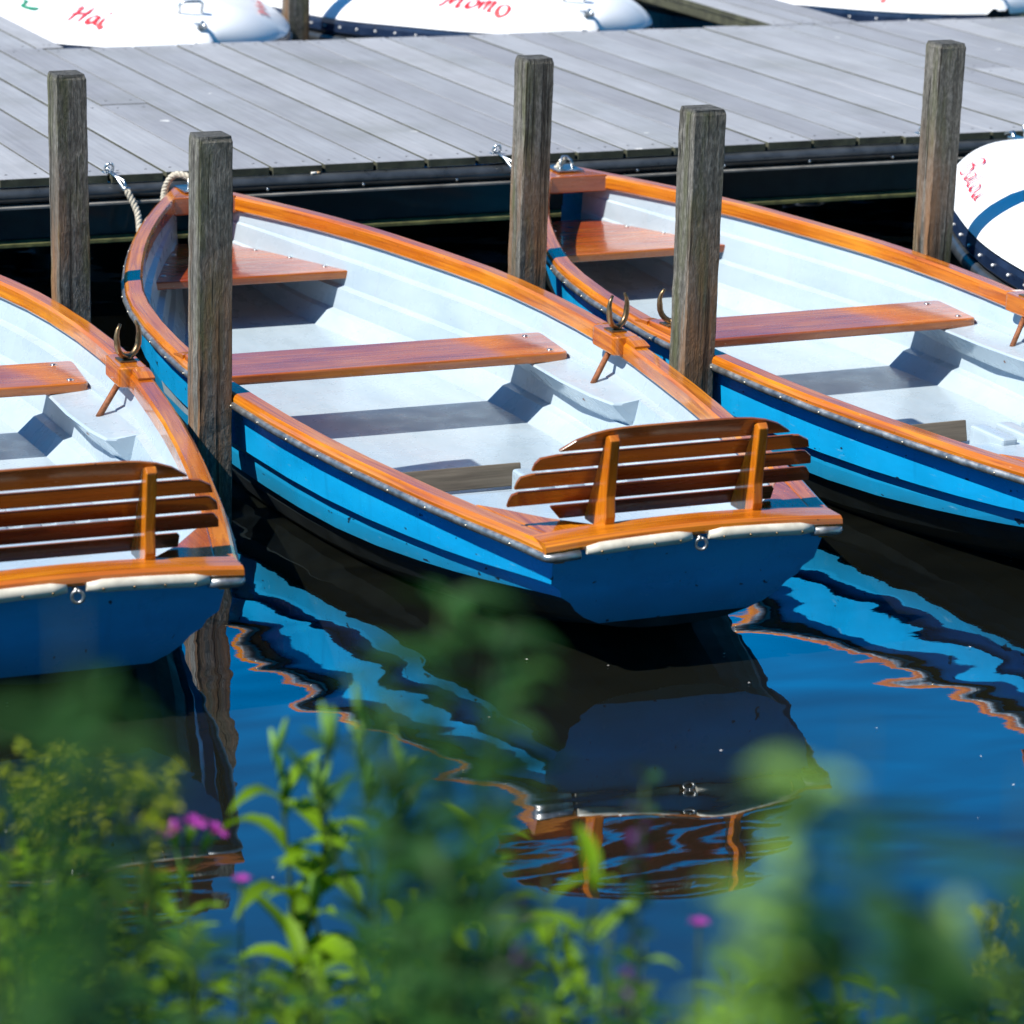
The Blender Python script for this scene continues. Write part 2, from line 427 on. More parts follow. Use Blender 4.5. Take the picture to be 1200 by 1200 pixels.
HD = Vector((fw.x, fw.y, 0)).normalized(); HR = Vector((HD.y, -HD.x, 0))
def bank_z(s):      # s: horizontal distance in view direction
    return interp(s, [-6, 0, 1.0, 2.0, 3.0, 3.9, 4.5, 6.0], [1.0, .86, .74, .56, .34, .12, -.06, -.7])
mb = MB(); ns, nw = 44, 60
def bank_pt(s, w):
    p = HD * s + HR * w
    j = .03 * math.sin(w*3.1 + s) + .02 * math.sin(w*7.7 - s*4)
    return (p.x, p.y, bank_z(s + .25*math.sin(w*1.3)*(1 if s > 1 else 0)) + j)
for i in range(ns):
    for k in range(nw):
        mb.v.append(bank_pt(-6 + 11.2*i/(ns-1), -15 + 30*k/(nw-1)))
for i in range(ns-1):
    for k in range(nw-1):
        a = i*nw + k
        mb.face([a, a+1, a+nw+1, a+nw], [(0, 0)]*4, True)
t = NT('bank_soil'); v = t.coord(); n = t.noise(v, 6, 6, .65)
t.principled(Base_Color=t.ramp(n, [(.3, (.020, .028, .010)), (.6, (.045, .060, .018)), (.8, (.080, .070, .040))]), Roughness=.95, Normal=t.bump(n, 1, .03))
tag(mb.build('bank', t.m), 'grassy earth bank sloping down to the water in front', 'bank', kind='structure')

# ------------------------------------------------------------------ boat shape
BY = [0, .1, .374, .65, .92, 1.2, 1.47, 1.75, 2.02, 2.3, 2.57, 2.84, 3.12, 3.39, 3.67, 3.80]
BB = [.383, .403, .469, .523, .572, .612, .639, .660, .655, .633, .587, .505, .398, .272, .121, .045]
ZY = [0, 1, 2, 2.7, 3.2, 3.82]; ZZ = [.337, .345, .376, .402, .43, .455]
L = 3.80
def bw(y): return interp(y, BY, BB)
def zs(y): return interp(y, ZY, ZZ)
def zkeel(y): return interp(y, [0, .5, 1.2, 2.4, 3.2, 3.6, 3.8], [.075, -.03, -.12, -.13, -.10, -.04, .02])
def rake(y, z): return (zs(0) - z) * .36 * max(0.0, 1 - y / .5)
YS = [0, .05, .1, .2, .3, .45, .6, .8, 1.0, 1.2, 1.4, 1.6, 1.8, 2.0, 2.2, 2.4, 2.55, 2.7, 2.85, 3.0, 3.12, 3.25, 3.38, 3.5, 3.6, 3.7, 3.76, 3.80]

def hull_profile(y):
    b = bw(y); z = zs(y); zk = zkeel(y)
    dA = interp(y, [0, .35, 1.0, 2.4, 3.3, 3.8], [.112, .135, .158, .160, .150, .150])
    dB = interp(y, [0, .35, 1.0, 2.4, 3.3, 3.8], [.152, .190, .240, .245, .240, .240])
    k = min(1.0, b / .30)
    fl = 1.0 + .5 * max(0, (y - 2.2)/1.6)
    x0 = max(b - .033*k, .012)
    xA = max(x0 - .008*k*fl, .010); xA2 = max(xA - .023*k, .008)
    xB = max(xA2 - .011*k*fl, .007); xB2 = max(xB - .019*k, .006)
    zA, zB = z - dA, z - dB
    P = [(x0, z - .012), (x0 - (x0-xA)*.5 + .002*k, (z - .012 + zA)/2), (xA, zA), (xA2, zA + .003),
         (xA2 - (xA2-xB)*.45 + .002*k, (zA+zB)/2), (xB, zB), (xB2, zB + .003)]
    n = 7
    for i in range(1, n + 1):
        a = i / n * math.pi / 2
        P.append((xB2 * math.cos(a) ** .8 if i < n else 0.0, zB + .003 - (zB + .003 - zk) * math.sin(a) ** 1.15))
    return P
def make_hull(parent):
    mb = MB()
    rings = []
    for y in YS:
        p = hull_profile(y)
        ring = [(-x, y + rake(y, z), z) for x, z in p] + [(x, y + rake(y, z), z) for x, z in p[::-1][1:]]
        rings.append(ring)
    mb.sweep(rings, closed=False, caps=False, smooth=False)
    m = len(rings[0]) - 1
    for i in range(len(mb.f)):
        if 6 <= i % m < m - 6: mb.mi[i] = 1
    # transom, closed across the stern with a grid so that the paint has something to catch light on
    p = hull_profile(0); p = [q for i, q in enumerate(p) if i not in (3, 6)]; base = len(mb.v); nx = 8
    for x, z in p:
        for k in range(nx + 1):
            mb.v.append((x * (2*k/nx - 1), rake(0, z) - .001, z))
    for i in range(len(p) - 1):
        for k in range(nx):
            a = base + i*(nx+1) + k
            mb.face([a, a+1, a+nx+2, a+nx+1], [(0, 0)]*4, False, 1 if i > 7 else 0)
    o = mb.build('hull', [M['hull'], M['bottom']], parent); return o

def liner_profile(y):
    b = bw(y); z = zs(y); zf = interp(y, [0, .1, .3, .6, 2.5, 3.2, 3.6, 3.8], [.17, .16, .12, .07, .07, .12, .20, .24])
    xt = max(b - .034, .012); xf = max(interp(y, [0, .5, 2.6, 3.3], [.52, .66, .66, .52]) * b, .008)
    T = [0, .12, .30, .325, .58, .605, .82, .845, 1.0]
    X = [0, .045, .145, .295, .385, .535, .60, .74, 1.0]
    zt = z - .018
    return [(xt + (xf - xt)*x, zt + (zf - zt)*q) for q, x in zip(T, X)]
def make_liner(parent):
    mb = MB(); ys = [.10, .2] + [y for y in YS if .25 < y <= 3.71]; rings = []
    for y in ys:
        p = liner_profile(y)
        rings.append([(-x, y, z) for x, z in p] + [(0, y, p[-1][1])] + [(x, y, z) for x, z in p[::-1]])
    mb.sweep(rings, closed=False, caps=False, smooth=False)
    mb.face(list(range(len(rings[0]))), [(0, 0)]*len(rings[0]))           # inside of the transom
    return mb.build('liner', M['gelcoat'], parent)

def make_stern_bench(parent):
    mb = MB()
    def wx(y, z):
        p = liner_profile(y)
        for (x1, z1), (x2, z2) in zip(p[:-1], p[1:]):
            if z2 <= z <= z1: return x1 + (x2-x1)*(z1-z)/(z1-z2+1e-9)
        return p[-1][0]
    zt = .150; rings = []
    for y, z in ((.14, zt + .012), (.4, zt), (.7, zt), (1.03, zt), (1.07, zt-.008), (1.085, zt-.03), (1.11, .068)):
        w = wx(y, z) + .004
        rings.append([(-w, y, z), (-w*.5, y, z), (0, y, z), (w*.5, y, z), (w, y, z)])
    mb.sweep(rings, closed=False, caps=False, smooth=False)
    for k in range(4):
        x = .075 + k * .085
        mb.box((x - .027, 1.0, zt - .06), (x + .027, 1.17, zt + .020), 1, .012, 3)
    return mb.build('stern_bench', M['gelcoat'], parent)

def make_gunwale(side, parent):
    mb = MB(); rings = []
    for y in [y for y in YS if y <= 3.77] + [3.79]:
        b = bw(y); z = zs(y); th = min(.058, b * .8)
        sec = [(b - .012, z), (b - .004, z - .005), (b - .0005, z - .013), (b - .001, z - .024), (b - .020, z - .030), (b - .030, z - .050),
               (b - th + .006, z - .050), (b - th, z - .044), (b - th, z - .008), (b - th + .007, z)]
        rings.append([(side * max(x, .004), y, zz) for x, zz in sec])
    mb.sweep(rings, smooth=False)
    return mb.build('gunwale', M['teak'], parent)
def make_rub(side, parent):
    mb = MB(); pts = []
    pts = [(side*.30, -.020, zs(0)-.026), (side*.345, -.019, zs(0)-.030), (side*.366, -.016, zs(0)-.031), (side*.376, -.009, zs(0)-.031)]
    for y in YS: pts.append((side * (bw(y) - .004), y, zs(y) - .031))
    mb.tube(pts, .0115, 8)
    # turn round the transom corner
    pass
    y = .12
    while y < 3.7:
        mb.ball((side * (bw(y) + .006), y, zs(y) - .031), .0040, 6, 4, 1); y += .165
    return mb.build('rub_rail', [M['strip'], M['dirty_rim']], parent)

def rounded(poly, rad, n=4):
    out = []
    for i, p in enumerate(poly):
        a = Vector(poly[i-1]); b = Vector(p); c = Vector(poly[(i+1) % len(poly)])
        d1 = (a-b); d2 = (c-b); r = min(rad, d1.length*.45, d2.length*.45)
        s = b + d1.normalized()*r; e = b + d2.normalized()*r
        for k in range(n+1):
            q = k/n; out.append(tuple(s*(1-q)**2 + b*2*q*(1-q) + e*q**2))
    return out

def make_boat():
    root = empty('rowing_boat')
    make_hull(root); make_liner(root); make_stern_bench(root)
    for s in (-1, 1): make_gunwale(s, root)
    for s in (-1, 1): make_rub(s, root)
    # breasthook in the bow
    mb = MB(); y0 = 3.60
    poly = [(-bw(y0)+.052, y0), (bw(y0)-.052, y0), (.05, 3.74), (.02, 3.79), (-.02, 3.79), (-.05, 3.74)]
    mb.plate(poly, zs(y0) - .055, zs(y0) + .003, 0, .004)
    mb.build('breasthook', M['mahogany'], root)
    mb = MB()
    mb.box((-.05, 3.66, zs(3.7)+.0035), (.05, 3.78, zs(3.7)+.0075), 1, .0015); mb.build('bow_plate', M['steel'], root); mb = MB()
    mb.tube([(-.024, 3.70, zs(3.7)+.006), (-.020, 3.71, zs(3.7)+.034), (-.008, 3.72, zs(3.7)+.046), (.008, 3.72, zs(3.7)+.046), (.020, 3.71, zs(3.7)+.034), (.024, 3.70, zs(3.7)+.006)], .0050, 8)
    mb.build('bow_handle', M['steel'], root)
    # bow seat
    mb = MB()
    poly = [(-.345, 3.12), (.345, 3.12), (.318, 3.22), (.245, 3.37), (.165, 3.52), (.085, 3.66), (-.085, 3.66), (-.165, 3.52), (-.245, 3.37), (-.318, 3.22)]
    poly = rounded(poly, .018, 3)
    mb.plate(poly, .258, .285, 0, .005)
    for x, y in ((.27, 3.20), (.21, 3.36), (.14, 3.50), (-.27, 3.20), (-.21, 3.36), (-.14, 3.50)):
        mb.ball((x, y, .2855), .010, 8, 4, 1, sz=(1, 1, .3))
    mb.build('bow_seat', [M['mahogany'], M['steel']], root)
    # rowing thwart
    mb = MB()
    poly = rounded([(-.562, 1.945), (.562, 1.945), (.586, 2.205), (-.586, 2.205)], .02, 4)
    mb.plate(poly, .245, .273, 0, .006, 3)
    for x in (-.52, .52):
        for y in (1.985, 2.165): mb.ball((x, y, .2735), .011, 8, 4, 1, sz=(1, 1, .3))
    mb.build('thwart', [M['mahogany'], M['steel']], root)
    # side shelves under the thwart ends that carry the oarlock pins
    for s in (-1, 1):
        mb = MB(); rings = []
        for y, xi in ((1.452, .500), (1.462, .476), (1.56, .458), (1.75, .446), (2.0, .450), (2.24, .460)):
            w = bw(y) - .058; zt = .243
            hh = .080 if y > 1.46 else .072
            sec = [(w + .01, zt + .012), (xi + .006, zt), (xi, zt - .005), (min(w - .012, xi + .88*hh), zt - hh), (w - .01, zt - hh)]
            rings.append([(s*x, y, z) for x, z in sec])
        mb.sweep(rings, smooth=False)
        mb.build('side_shelf', M['gelcoat'], root)
    # foot board
    mb = MB()
    mb.box((-.36, 0, 0), (.155, .016, .062), 0, .003, M=Matrix.Translation((0, 1.335, .070)) @ Matrix.Rotation(R(-14), 4, 'X'))
    mb.build('foot_board', M['board'], root)
    # stern: cap, knees, fenders, ring
    mb = MB(); rings = []
    for i in range(21):
        x = -.383 + .766*i/20; q = x/.383; cz = .020*(1-q*q) + zs(0); cy = -.012*(1-q*q)
        sec = [(-.004, .0), (-.014, -.006), (-.017, -.018), (-.012, -.026), (.030, -.028), (.074, -.028), (.076, -.006), (.070, 0)]
        rings.append([(x, y + cy, z + cz + .002) for y, z in sec])
    mb.sweep(rings, smooth=False)
    mb.build('transom_cap', M['teak'], root)
    for s in (-1, 1):
        mb = MB(); z = zs(.15)
        poly = [(s*(bw(.34) - .056), .345), (s*(bw(.2) - .055), .2), (s*(bw(.072) - .055), .070), (s*.19, .070), (s*.20, .10), (s*.29, .19), (s*.36, .29)]
        mb.plate(poly, z - .030, z + .001, 1, .003)
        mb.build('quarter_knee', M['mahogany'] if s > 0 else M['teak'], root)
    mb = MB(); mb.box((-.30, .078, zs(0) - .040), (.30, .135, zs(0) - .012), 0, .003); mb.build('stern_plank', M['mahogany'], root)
    for s, x1, x2 in ((-1, -.285, -.022), (1, .010 + .012, .30)):
        mb = MB(); pts = []
        for i in range(9):
            x = x1 + (x2-x1)*i/8; q = x/.383
            pts.append((x, -.012*(1-q*q) - .016, zs(0) + .020*(1-q*q) - .026))
        mb.tube(pts, [.010] + [.0155]*7 + [.010], 10)
        for i in (1, 3, 5, 7):
            mb.ball((pts[i][0], pts[i][1] - .0145, pts[i][2]-.004), .0035, 6, 4, 1)
        mb.build('transom_fender', [M['cream'], M['bronze']], root)
    mb = MB()
    ec = Vector((.0, -.035, zs(0) - .012))
    mb.tube([ec + Vector((0, .03, .0)), ec + Vector((0, 0, .0))], .006, 8)
    mb.tube([ec + Vector((0.0125*math.sin(a), -.003 - .004*math.sin(a), -.012 + .0135*math.cos(a))) for a in [2*math.pi*i/16 for i in range(17)]], .0038, 8)
    mb.build('stern_ring', M['strip'], root)
    # backrest
    br = empty('backrest'); br.parent = root
    n = Vector((0, -.42, .907)).normalized()           # up the slats
    o0 = Vector((0, .170, .342)); nn = Vector((0, -.907, -.42))   # out of the aft face
    rows = [(.002, .041, -.30, .285, 5), (.052, .093, -.405, .365, 4), (.104, .145, -.392, .352, 3), (.156, .197, -.352, .326, 2), (.208, .262, -.315, .280, 1)]
    for (a, b, xl, xr, typ) in rows:
        mb = MB(); h = b - a
        if typ == 1:
            poly = [(xl, a), (xr, a)] + [(xr - (xr-xl)*i/16, a + h*(1 - abs(2*i/16-1)**5.0)*1.0 + .003) for i in range(0, 17)]
        elif typ == 5:
            poly = [(xl + .03, a), (xr, a), (xr, b - .006), (xr - .006, b), (xl, b), (xl - .0, b - .004)]
        else:
            e = {4: .014, 3: .022, 2: .034}[typ]
            poly = [(xl - e*.6, a), (xr + e*.6, a), (xr + e*.35, a + h*.55), (xr - e*.5, b - .002), (xr - e, b), (xl + e, b), (xl - e*.2, b - .006), (xl - e*.5, a + h*.5)]
        T = Matrix(((1, 0, 0, o0.x), (0, n.y, nn.y, o0.y), (0, n.z, nn.z, o0.z), (0, 0, 0, 1)))
        mb.plate(poly, -.0015, .006, 0, .002, 2, M=T)
        mb.build('slat', M['slat'], br)
    for x in (-.195, .187):
        mb = MB(); w = .0125
        prof = [(.052, .336), (.160, .336), o0 + n*.006 + nn*.0065, o0 + n*.243 + nn*.0065, o0 + n*.257 + nn*.018]
        pts = []
        for q in prof: pts.append((q[0], q[1]) if isinstance(q, tuple) else (q.y, q.z))
        top = pts[-1]
        pts += [(top[0] - .012, top[1] - .012), (.048, .42), (.044, .37)]
        b = bmesh.new()
        f = b.faces.new([b.verts.new((x - w, y, z)) for y, z in pts])
        e = bmesh.ops.extrude_face_region(b, geom=[f])
        for v in [g for g in e['geom'] if isinstance(g, bmesh.types.BMVert)]: v.co.x = x + w
        bmesh.ops.recalc_face_normals(b, faces=b.faces[:])
        bmesh.ops.bevel(b, geom=b.edges[:], offset=.003, segments=2, profile=.6, affect='EDGES')
        mb.bm(b, 2); mb.build('bracket', M['teak'], br)
    # oarlock blocks
    for s in (-1, 1):
        bl = MB(); y0 = 1.735; b0 = bw(y0); z = zs(y0); dx = (bw(y0 + .1) - bw(y0 - .1)) / .2
        T = Matrix(((s, s*dx, 0, s*(b0 - .040)), (0, 1, 0, y0), (0, 0, 1, z), (0, 0, 0, 1)))
        poly = rounded([(-.052, -.085), (.030, -.085), (.030, .085), (-.052, .085)], .022, 4)
        bl.plate(poly, -.040, .014, 1, .006, 3, M=T)
        # fairing wedges fore and aft on the rail
        for q in (-1, 1):
            rings = []
            for k, (yy, hgt) in enumerate(((.078, .013), (.115, .010), (.15, .001))):
                rings.append([T @ Vector((x, q*yy, hz)) for x, hz in ((-.014, -.004), (.032, -.004), (.032, hgt*.8), (.024, hgt), (-.008, hgt), (-.014, hgt*.8))])
            bl.sweep(rings, smooth=False)
        blk = bl.build('oarlock_block', M['teak'], root)
        ol = MB(); c = T @ Vector((-.006, -.002, .02))
        ol.tube([c + Vector((0, 0, -.008)), c + Vector((0, 0, .012))], [.012, .010], 8)
        pts = []; rad = []
        for k in range(17):
            a = R(-148) + R(296)*k/16
            rr_ = .041 if abs(k-8) < 6 else .041 + .004*(abs(k-8)-5)
            pts.append(c + Vector((0, 0, .050)) + Vector((.86*rr_*math.sin(a), .42*s*rr_*math.sin(a), -rr_*math.cos(a)*1.10)))
            rad.append(.0085 if abs(k-8) < 6 else .0085 - .0014*(abs(k-8)-5))
        ol.tube(pts, rad, 8)
        ol.box((c.x - .028, c.y - .026, c.z - .006), (c.x + .018, c.y + .03, c.z - .0015), 1, .001)
        ol.build('oarlock', M['bronze'], blk)
        pn = MB(); a = T @ Vector((-.030, -.012, -.036)); e = Vector((s*.515, 1.675, .245))
        pn.tube([a, e], .0085, 8); pn.tube([e, e + (e - a).normalized()*.055], .007, 8)
        pn.tube([e + Vector((0, 0, .002)), e + Vector((0, 0, -.003))], .014, 8)
        pn.build('brace_rod', M['rust'], blk)
    return root

def board_mat():
    t = NT('grey_foot_board'); uv = t.objrand(t.coord('grain'))
    g = t.noise(t.mapping(uv, (2, 50, 1)), 1.8, 6, .6)
    t.principled(Base_Color=t.ramp(g, [(.3, (.07, .055, .04)), (.7, (.19, .155, .115))]), Roughness=.8, Normal=t.bump(g, .5, .002)); return t.m
M['board'] = board_mat()

boat = make_boat()
GB = 'blue rowing boats moored with their bows to the jetty'
tag(boat, 'blue rowing boat in the middle, its wooden slatted backrest and whole stern in full view', 'rowing boat', GB)
boat.location = (3.397, 6.525, 0); boat.rotation_euler.z = -.006
b2 = copy_tree(boat); b2.location = (1.929, 6.596, 0); b2.rotation_euler.z = -.027
tag(b2, 'blue rowing boat cut by the left picture edge, only its starboard half showing', 'rowing boat', GB)
b3 = copy_tree(boat); b3.location = (4.856, 6.551, 0); b3.rotation_euler.z = .022
tag(b3, 'blue rowing boat between middle boat and white covered one, its stern out of the picture', 'rowing boat', GB)

# ------------------------------------------------------------------ covered boats
GLY = {
 'H': [[(.02, .80), (.12, 1.0), (.26, .96)], [(.26, .96), (.20, .5), (.08, 0)], [(.78, 1.02), (.70, .5), (.58, .0)], [(.0, .46), (.4, .50), (.88, .60)]],
 'a': [[(.48, .42), (.25, .44), (.08, .2), (.16, .02), (.36, .12), (.5, .42), (.46, .1), (.6, .04)]],
 'i': [[(.12, .42), (.05, .14), (.12, .0), (.24, .10)], [(.16, .66), (.20, .74), (.30, .84)]],
 'M': [[(.0, .05), (.12, .1), (.32, .95)], [(.32, .95), (.40, .1)], [(.40, .1), (.80, .98)], [(.80, .98), (.78, .2), (.84, 0), (.98, .08)]],
 'o': [[(.28, .44), (.1, .32), (.08, .1), (.22, .0), (.42, .14), (.44, .36), (.28, .44)]],
 'm': [[(.06, .42), (.04, .0)], [(.05, .22), (.2, .42), (.28, .36), (.26, 0)], [(.27, .22), (.42, .42), (.52, .36), (.48, .04), (.6, .04)]],
 'B': [[(.16, .95), (.06, 0)], [(.0, .88), (.35, 1.0), (.6, .86), (.45, .6), (.15, .52)], [(.15, .52), (.5, .46), (.56, .2), (.3, 0), (.04, .03)]],
 'l': [[(.3, 1.0), (.16, .6), (.06, .12), (.14, 0), (.26, .06)]],
 'u': [[(.10, .42), (.05, .12), (.14, .0), (.32, .14), (.42, .42)], [(.42, .42), (.38, .08), (.52, .04)]],
 'n': [[(.08, .42), (.04, .0)], [(.06, .2), (.24, .42), (.36, .34), (.32, .04), (.46, .04)]],
}
ADV = {'H': .92, 'a': .66, 'i': .36, 'M': 1.1, 'o': .58, 'm': .72, 'B': .72, 'l': .34, 'u': .62, 'n': .56}
def smooth_line(pts, n=7):
    if len(pts) < 3: return [Vector(pts[0])*(1-k/n) + Vector(pts[-1])*(k/n) for k in range(n+1)]
    P = [Vector(p) for p in pts]; P = [P[0]*2 - P[1]] + P + [P[-1]*2 - P[-2]]; out = []
    for i in range(1, len(P)-2):
        for k in range(n):
            t = k/n
            out.append(.5*((2*P[i]) + (P[i+1]-P[i-1])*t + (2*P[i-1]-5*P[i]+4*P[i+1]-P[i+2])*t*t + (3*P[i]-P[i-1]-3*P[i+1]+P[i+2])*t**3))
    out.append(P[-2]); return out
def strokes_of(text, slant=.32):
    x = 0; S_ = []
    for ch in text:
        for st in GLY[ch]: S_.append([(px + x + slant*py, py) for px, py in st])
        x += ADV[ch]
    return S_
def ribbons(mb, strokes, fn, wid, mi=0):
    for st in strokes:
        ln = smooth_line(st); base = len(mb.v); N = len(ln)
        for i, p in enumerate(ln):
            d = ln[min(i+1, N-1)] - ln[max(i-1, 0)]
            d = d.normalized() if d.length > 1e-6 else Vector((1, 0))
            nrm = Vector((-d.y, d.x)); ang = abs(d.dot(Vector((.80, .60))))
            w = wid * (1.35 - ang*.95) * (.35 + .65*min(1, 3*min(i, N-1-i)/N + .25))
            mb.v.append(fn(p + nrm*w)); mb.v.append(fn(p - nrm*w))
        for i in range(N-1):
            a = base + 2*i; mb.face([a, a+1, a+3, a+2], [(0, 0)]*4, False, mi)

def make_covered(blunt):
    root = empty('covered_boat')
    def cb(y):
        return interp(L - y, [0, .04, .1, .2, .35, .5, .7, 1.0, 1.3, 1.8, 2.6, 3.8], [.05, .13, .23, .345, .465, .545, .63, .735, .80, .85, .85, .74])
    def cz(x, y):
        t_ = min(1.0, abs(x) / max(cb(y) + .014, .02))
        e = max(0.0, min(1.0, (3.835 - y)/.34)); e = e ** .42
        hgt, pw, q_ = (.165 + .075*math.exp(-((y-2.0)/1.2)**2), 2.6, .72) if blunt else (.150, 3.6, .62)
        return zs(y) + .012 + hgt * (1 - t_**pw) ** q_ * e
    yl = [0, .3, .6, .9, 1.2, 1.5, 1.8, 2.0, 2.2] + [2.3 + .05*i for i in range(26)] + [3.58, 3.61, 3.64, 3.67, 3.70, 3.73, 3.755, 3.775, 3.79, 3.80, 3.815, 3.825, 3.83]
    mb = MB(); rings = []; U = [-1, -.992, -.975, -.95, -.92, -.88, -.83, -.77, -.7, -.62, -.53, -.43, -.32, -.2, -.1, 0]; U = U + [-u for u in U[-2::-1]]
    for y in yl:
        b = (cb(y) if y <= 3.8 else cb(3.8)*max(.05, (3.835-y)/.035)) + .012
        rings.append([(u*b, y, cz(u*b, y)) for u in U])
    mb.sweep(rings, closed=False, caps=False, smooth=True)
    cover = mb.build('cover', M['cover'], root)
    # hull with the same section
    mb = MB(); rings = []
    for y in YS:
        k = cb(y)/bw(y); p = hull_profile(y)
        rings.append([(-x*k, y + rake(y, z), z) for x, z in p] + [(x*k, y + rake(y, z), z) for x, z in p[::-1][1:]])
    mb.sweep(rings, closed=False, caps=False, smooth=False)
    m = len(rings[0]) - 1
    for i in range(len(mb.f)):
        if 6 <= i % m < m - 6: mb.mi[i] = 1
    mb.face(list(range(len(rings[0]))), [(0, 0)]*len(rings[0]))
    mb.build('hull', [M['hull'], M['bottom']], root)
    for s in (-1, 1):
        mb = MB(); rings = []
        for y in YS:
            b = cb(y); z = zs(y)
            rings.append([(s*x, y, zz) for x, zz in ((b - .02, z + .010), (b + .013, z + .014), (b + .018, z - .005), (b + .018, z - .040), (b + .012, z - .048), (b - .02, z - .046))])
        mb.sweep(rings, smooth=False)
        y = .1
        while y < 3.75:
            mb.ball((s*(cb(y) + .019), y, zs(y) - .018), .0065, 8, 4, 1); y += .125
        mb.build('trim_band', [M['navy'], M['rivet']], root)
        mb = MB(); mb.tube([(s*(cb(y) + .004), y, zs(y) - .085) for y in YS], .026, 10)
        mb.build('rub_rail', M['rubber'], root)
    # bow hardware
    mb = MB(); z = cz(0, 3.66)
    mb.tube([(-.05, 3.62, cz(.05, 3.62) - .005), (-.05, 3.64, z + .05), (-.035, 3.65, z + .062), (.035, 3.65, z + .062), (.05, 3.64, z + .05), (.05, 3.62, cz(.05, 3.62) - .005)], .0075, 8)
    mb.build('bow_handle', M['steel'], root); mb = MB()
    mb.tube([(.0, 3.76, cz(0, 3.76) - .01), (.0, 3.79, cz(0, 3.76) + .03), (.0, 3.83, cz(0, 3.76) + .015)], .009, 8)
    mb.box((-.022, 3.72, cz(0, 3.74) - .006), (.022, 3.79, cz(0, 3.74) + .012), 1, .004)
    mb.build('mooring_hook', M['steel'], root)
    return root, cover, cb, cz

GC = 'boats under white covers behind and beside the jetty'
cov = {}
for key, bl, loc, rz, label in (
    ('hai', True, (4.47, 13.27 + L, -.03), math.pi, 'boat under white cover with red word Hai, behind the jetty'),
    ('momo', True, (6.28, 13.29 + L, -.03), math.pi, 'boat under white cover with red word Momo, behind the jetty'),
    ('plain', True, (8.38, 13.26 + L, .01), math.pi, 'boat under white cover behind jetty at the top right, its name cut off'),
    ('balou', False, (6.42, 6.22, -.02), 0.0, 'boat under white cover on near side of jetty, cut by the right edge')):
    r_, c_, cb_, cz_ = make_covered(bl)
    r_.location = loc; r_.rotation_euler.z = rz
    tag(r_, label, 'covered boat', GC); cov[key] = (r_, c_, cb_, cz_)
# texts: local frame, bow towards +y (the far boats are turned round)
def px_letter(key, name, text, p0, p1, up, mats, wid=.012, strokes=None):
    """writes on the cover cloth: origin, end of the base line and cap height are found on its surface"""
    r_, c_, cb_, cz_ = cov[key]
    inv = (Matrix.Translation(r_.location) @ Matrix.Rotation(r_.rotation_euler.z, 4, 'Z')).inverted()
    def hit(px, py):
        d = ray(px, py); k = 5.0
        while k < 22:
            l = inv @ (CP + d*k)
            if 0 < l.y < 3.84 and abs(l.x) < cb_(min(l.y, 3.8)) + .012 and l.z < cz_(l.x, l.y): return l.to_2d()
            k += .004
        print('no hit', key, px, py); return None
    st = strokes or strokes_of(text, 0.0)
    wd = max(x for s_ in st for x, y in s_)
    mid = ((p0[0]+p1[0])/2, (p0[1]+p1[1])/2)
    # measure at a place that is on the cloth and inside the picture, then carry the axes to the origin
    o_ = hit(*p0); e_ = hit(*p1)
    if o_ is None or e_ is None: return
    m_ = hit(*mid); t_ = hit(mid[0] + up[0]*.5, mid[1] + up[1]*.5)
    d = (e_ - o_)/wd; u = (t_ - m_)*2 if t_ is not None else Vector((-d.y, d.x))
    mb = MB()
    def fn(p):
        q = o_ + d*p.x + u*p.y
        return (q.x, q.y, cz_(q.x, q.y) + .007)
    ribbons(mb, st, fn, wid/u.length)
    return mb.build(name, mats, c_)
px_letter('hai', 'lettering', 'Hai', (77, 26), (121, 37), (15, -22), M['red'], wid=.010)
px_letter('hai', 'lettering', 'Hai', (317, 22), (303, 2), (-12, -4), M['red'], wid=.010)
px_letter('hai', 'emblem', '', (24, 9), (44, 14), (3, -9), M['green_paint'], wid=.014, strokes=[[(.0, .78), (.1, .86), (.34, .80)], [(.22, .74), (.12, .2), (.3, .02), (.75, .0), (.95, .28), (1.0, .34)], [(.3, .12), (.6, .16), (.9, .30)]])
px_letter('momo', 'lettering', 'Momo', (513, 8), (590, 24), (18, -25), M['red'], wid=.010)
px_letter('plain', 'lettering', 'un', (1014, 0), (1037, 5), (14, -20), M['red'], wid=.010)
px_letter('balou', 'lettering', 'Balou', (1124, 203), (1141, 239), (28, -21), M['red'], wid=.0052)

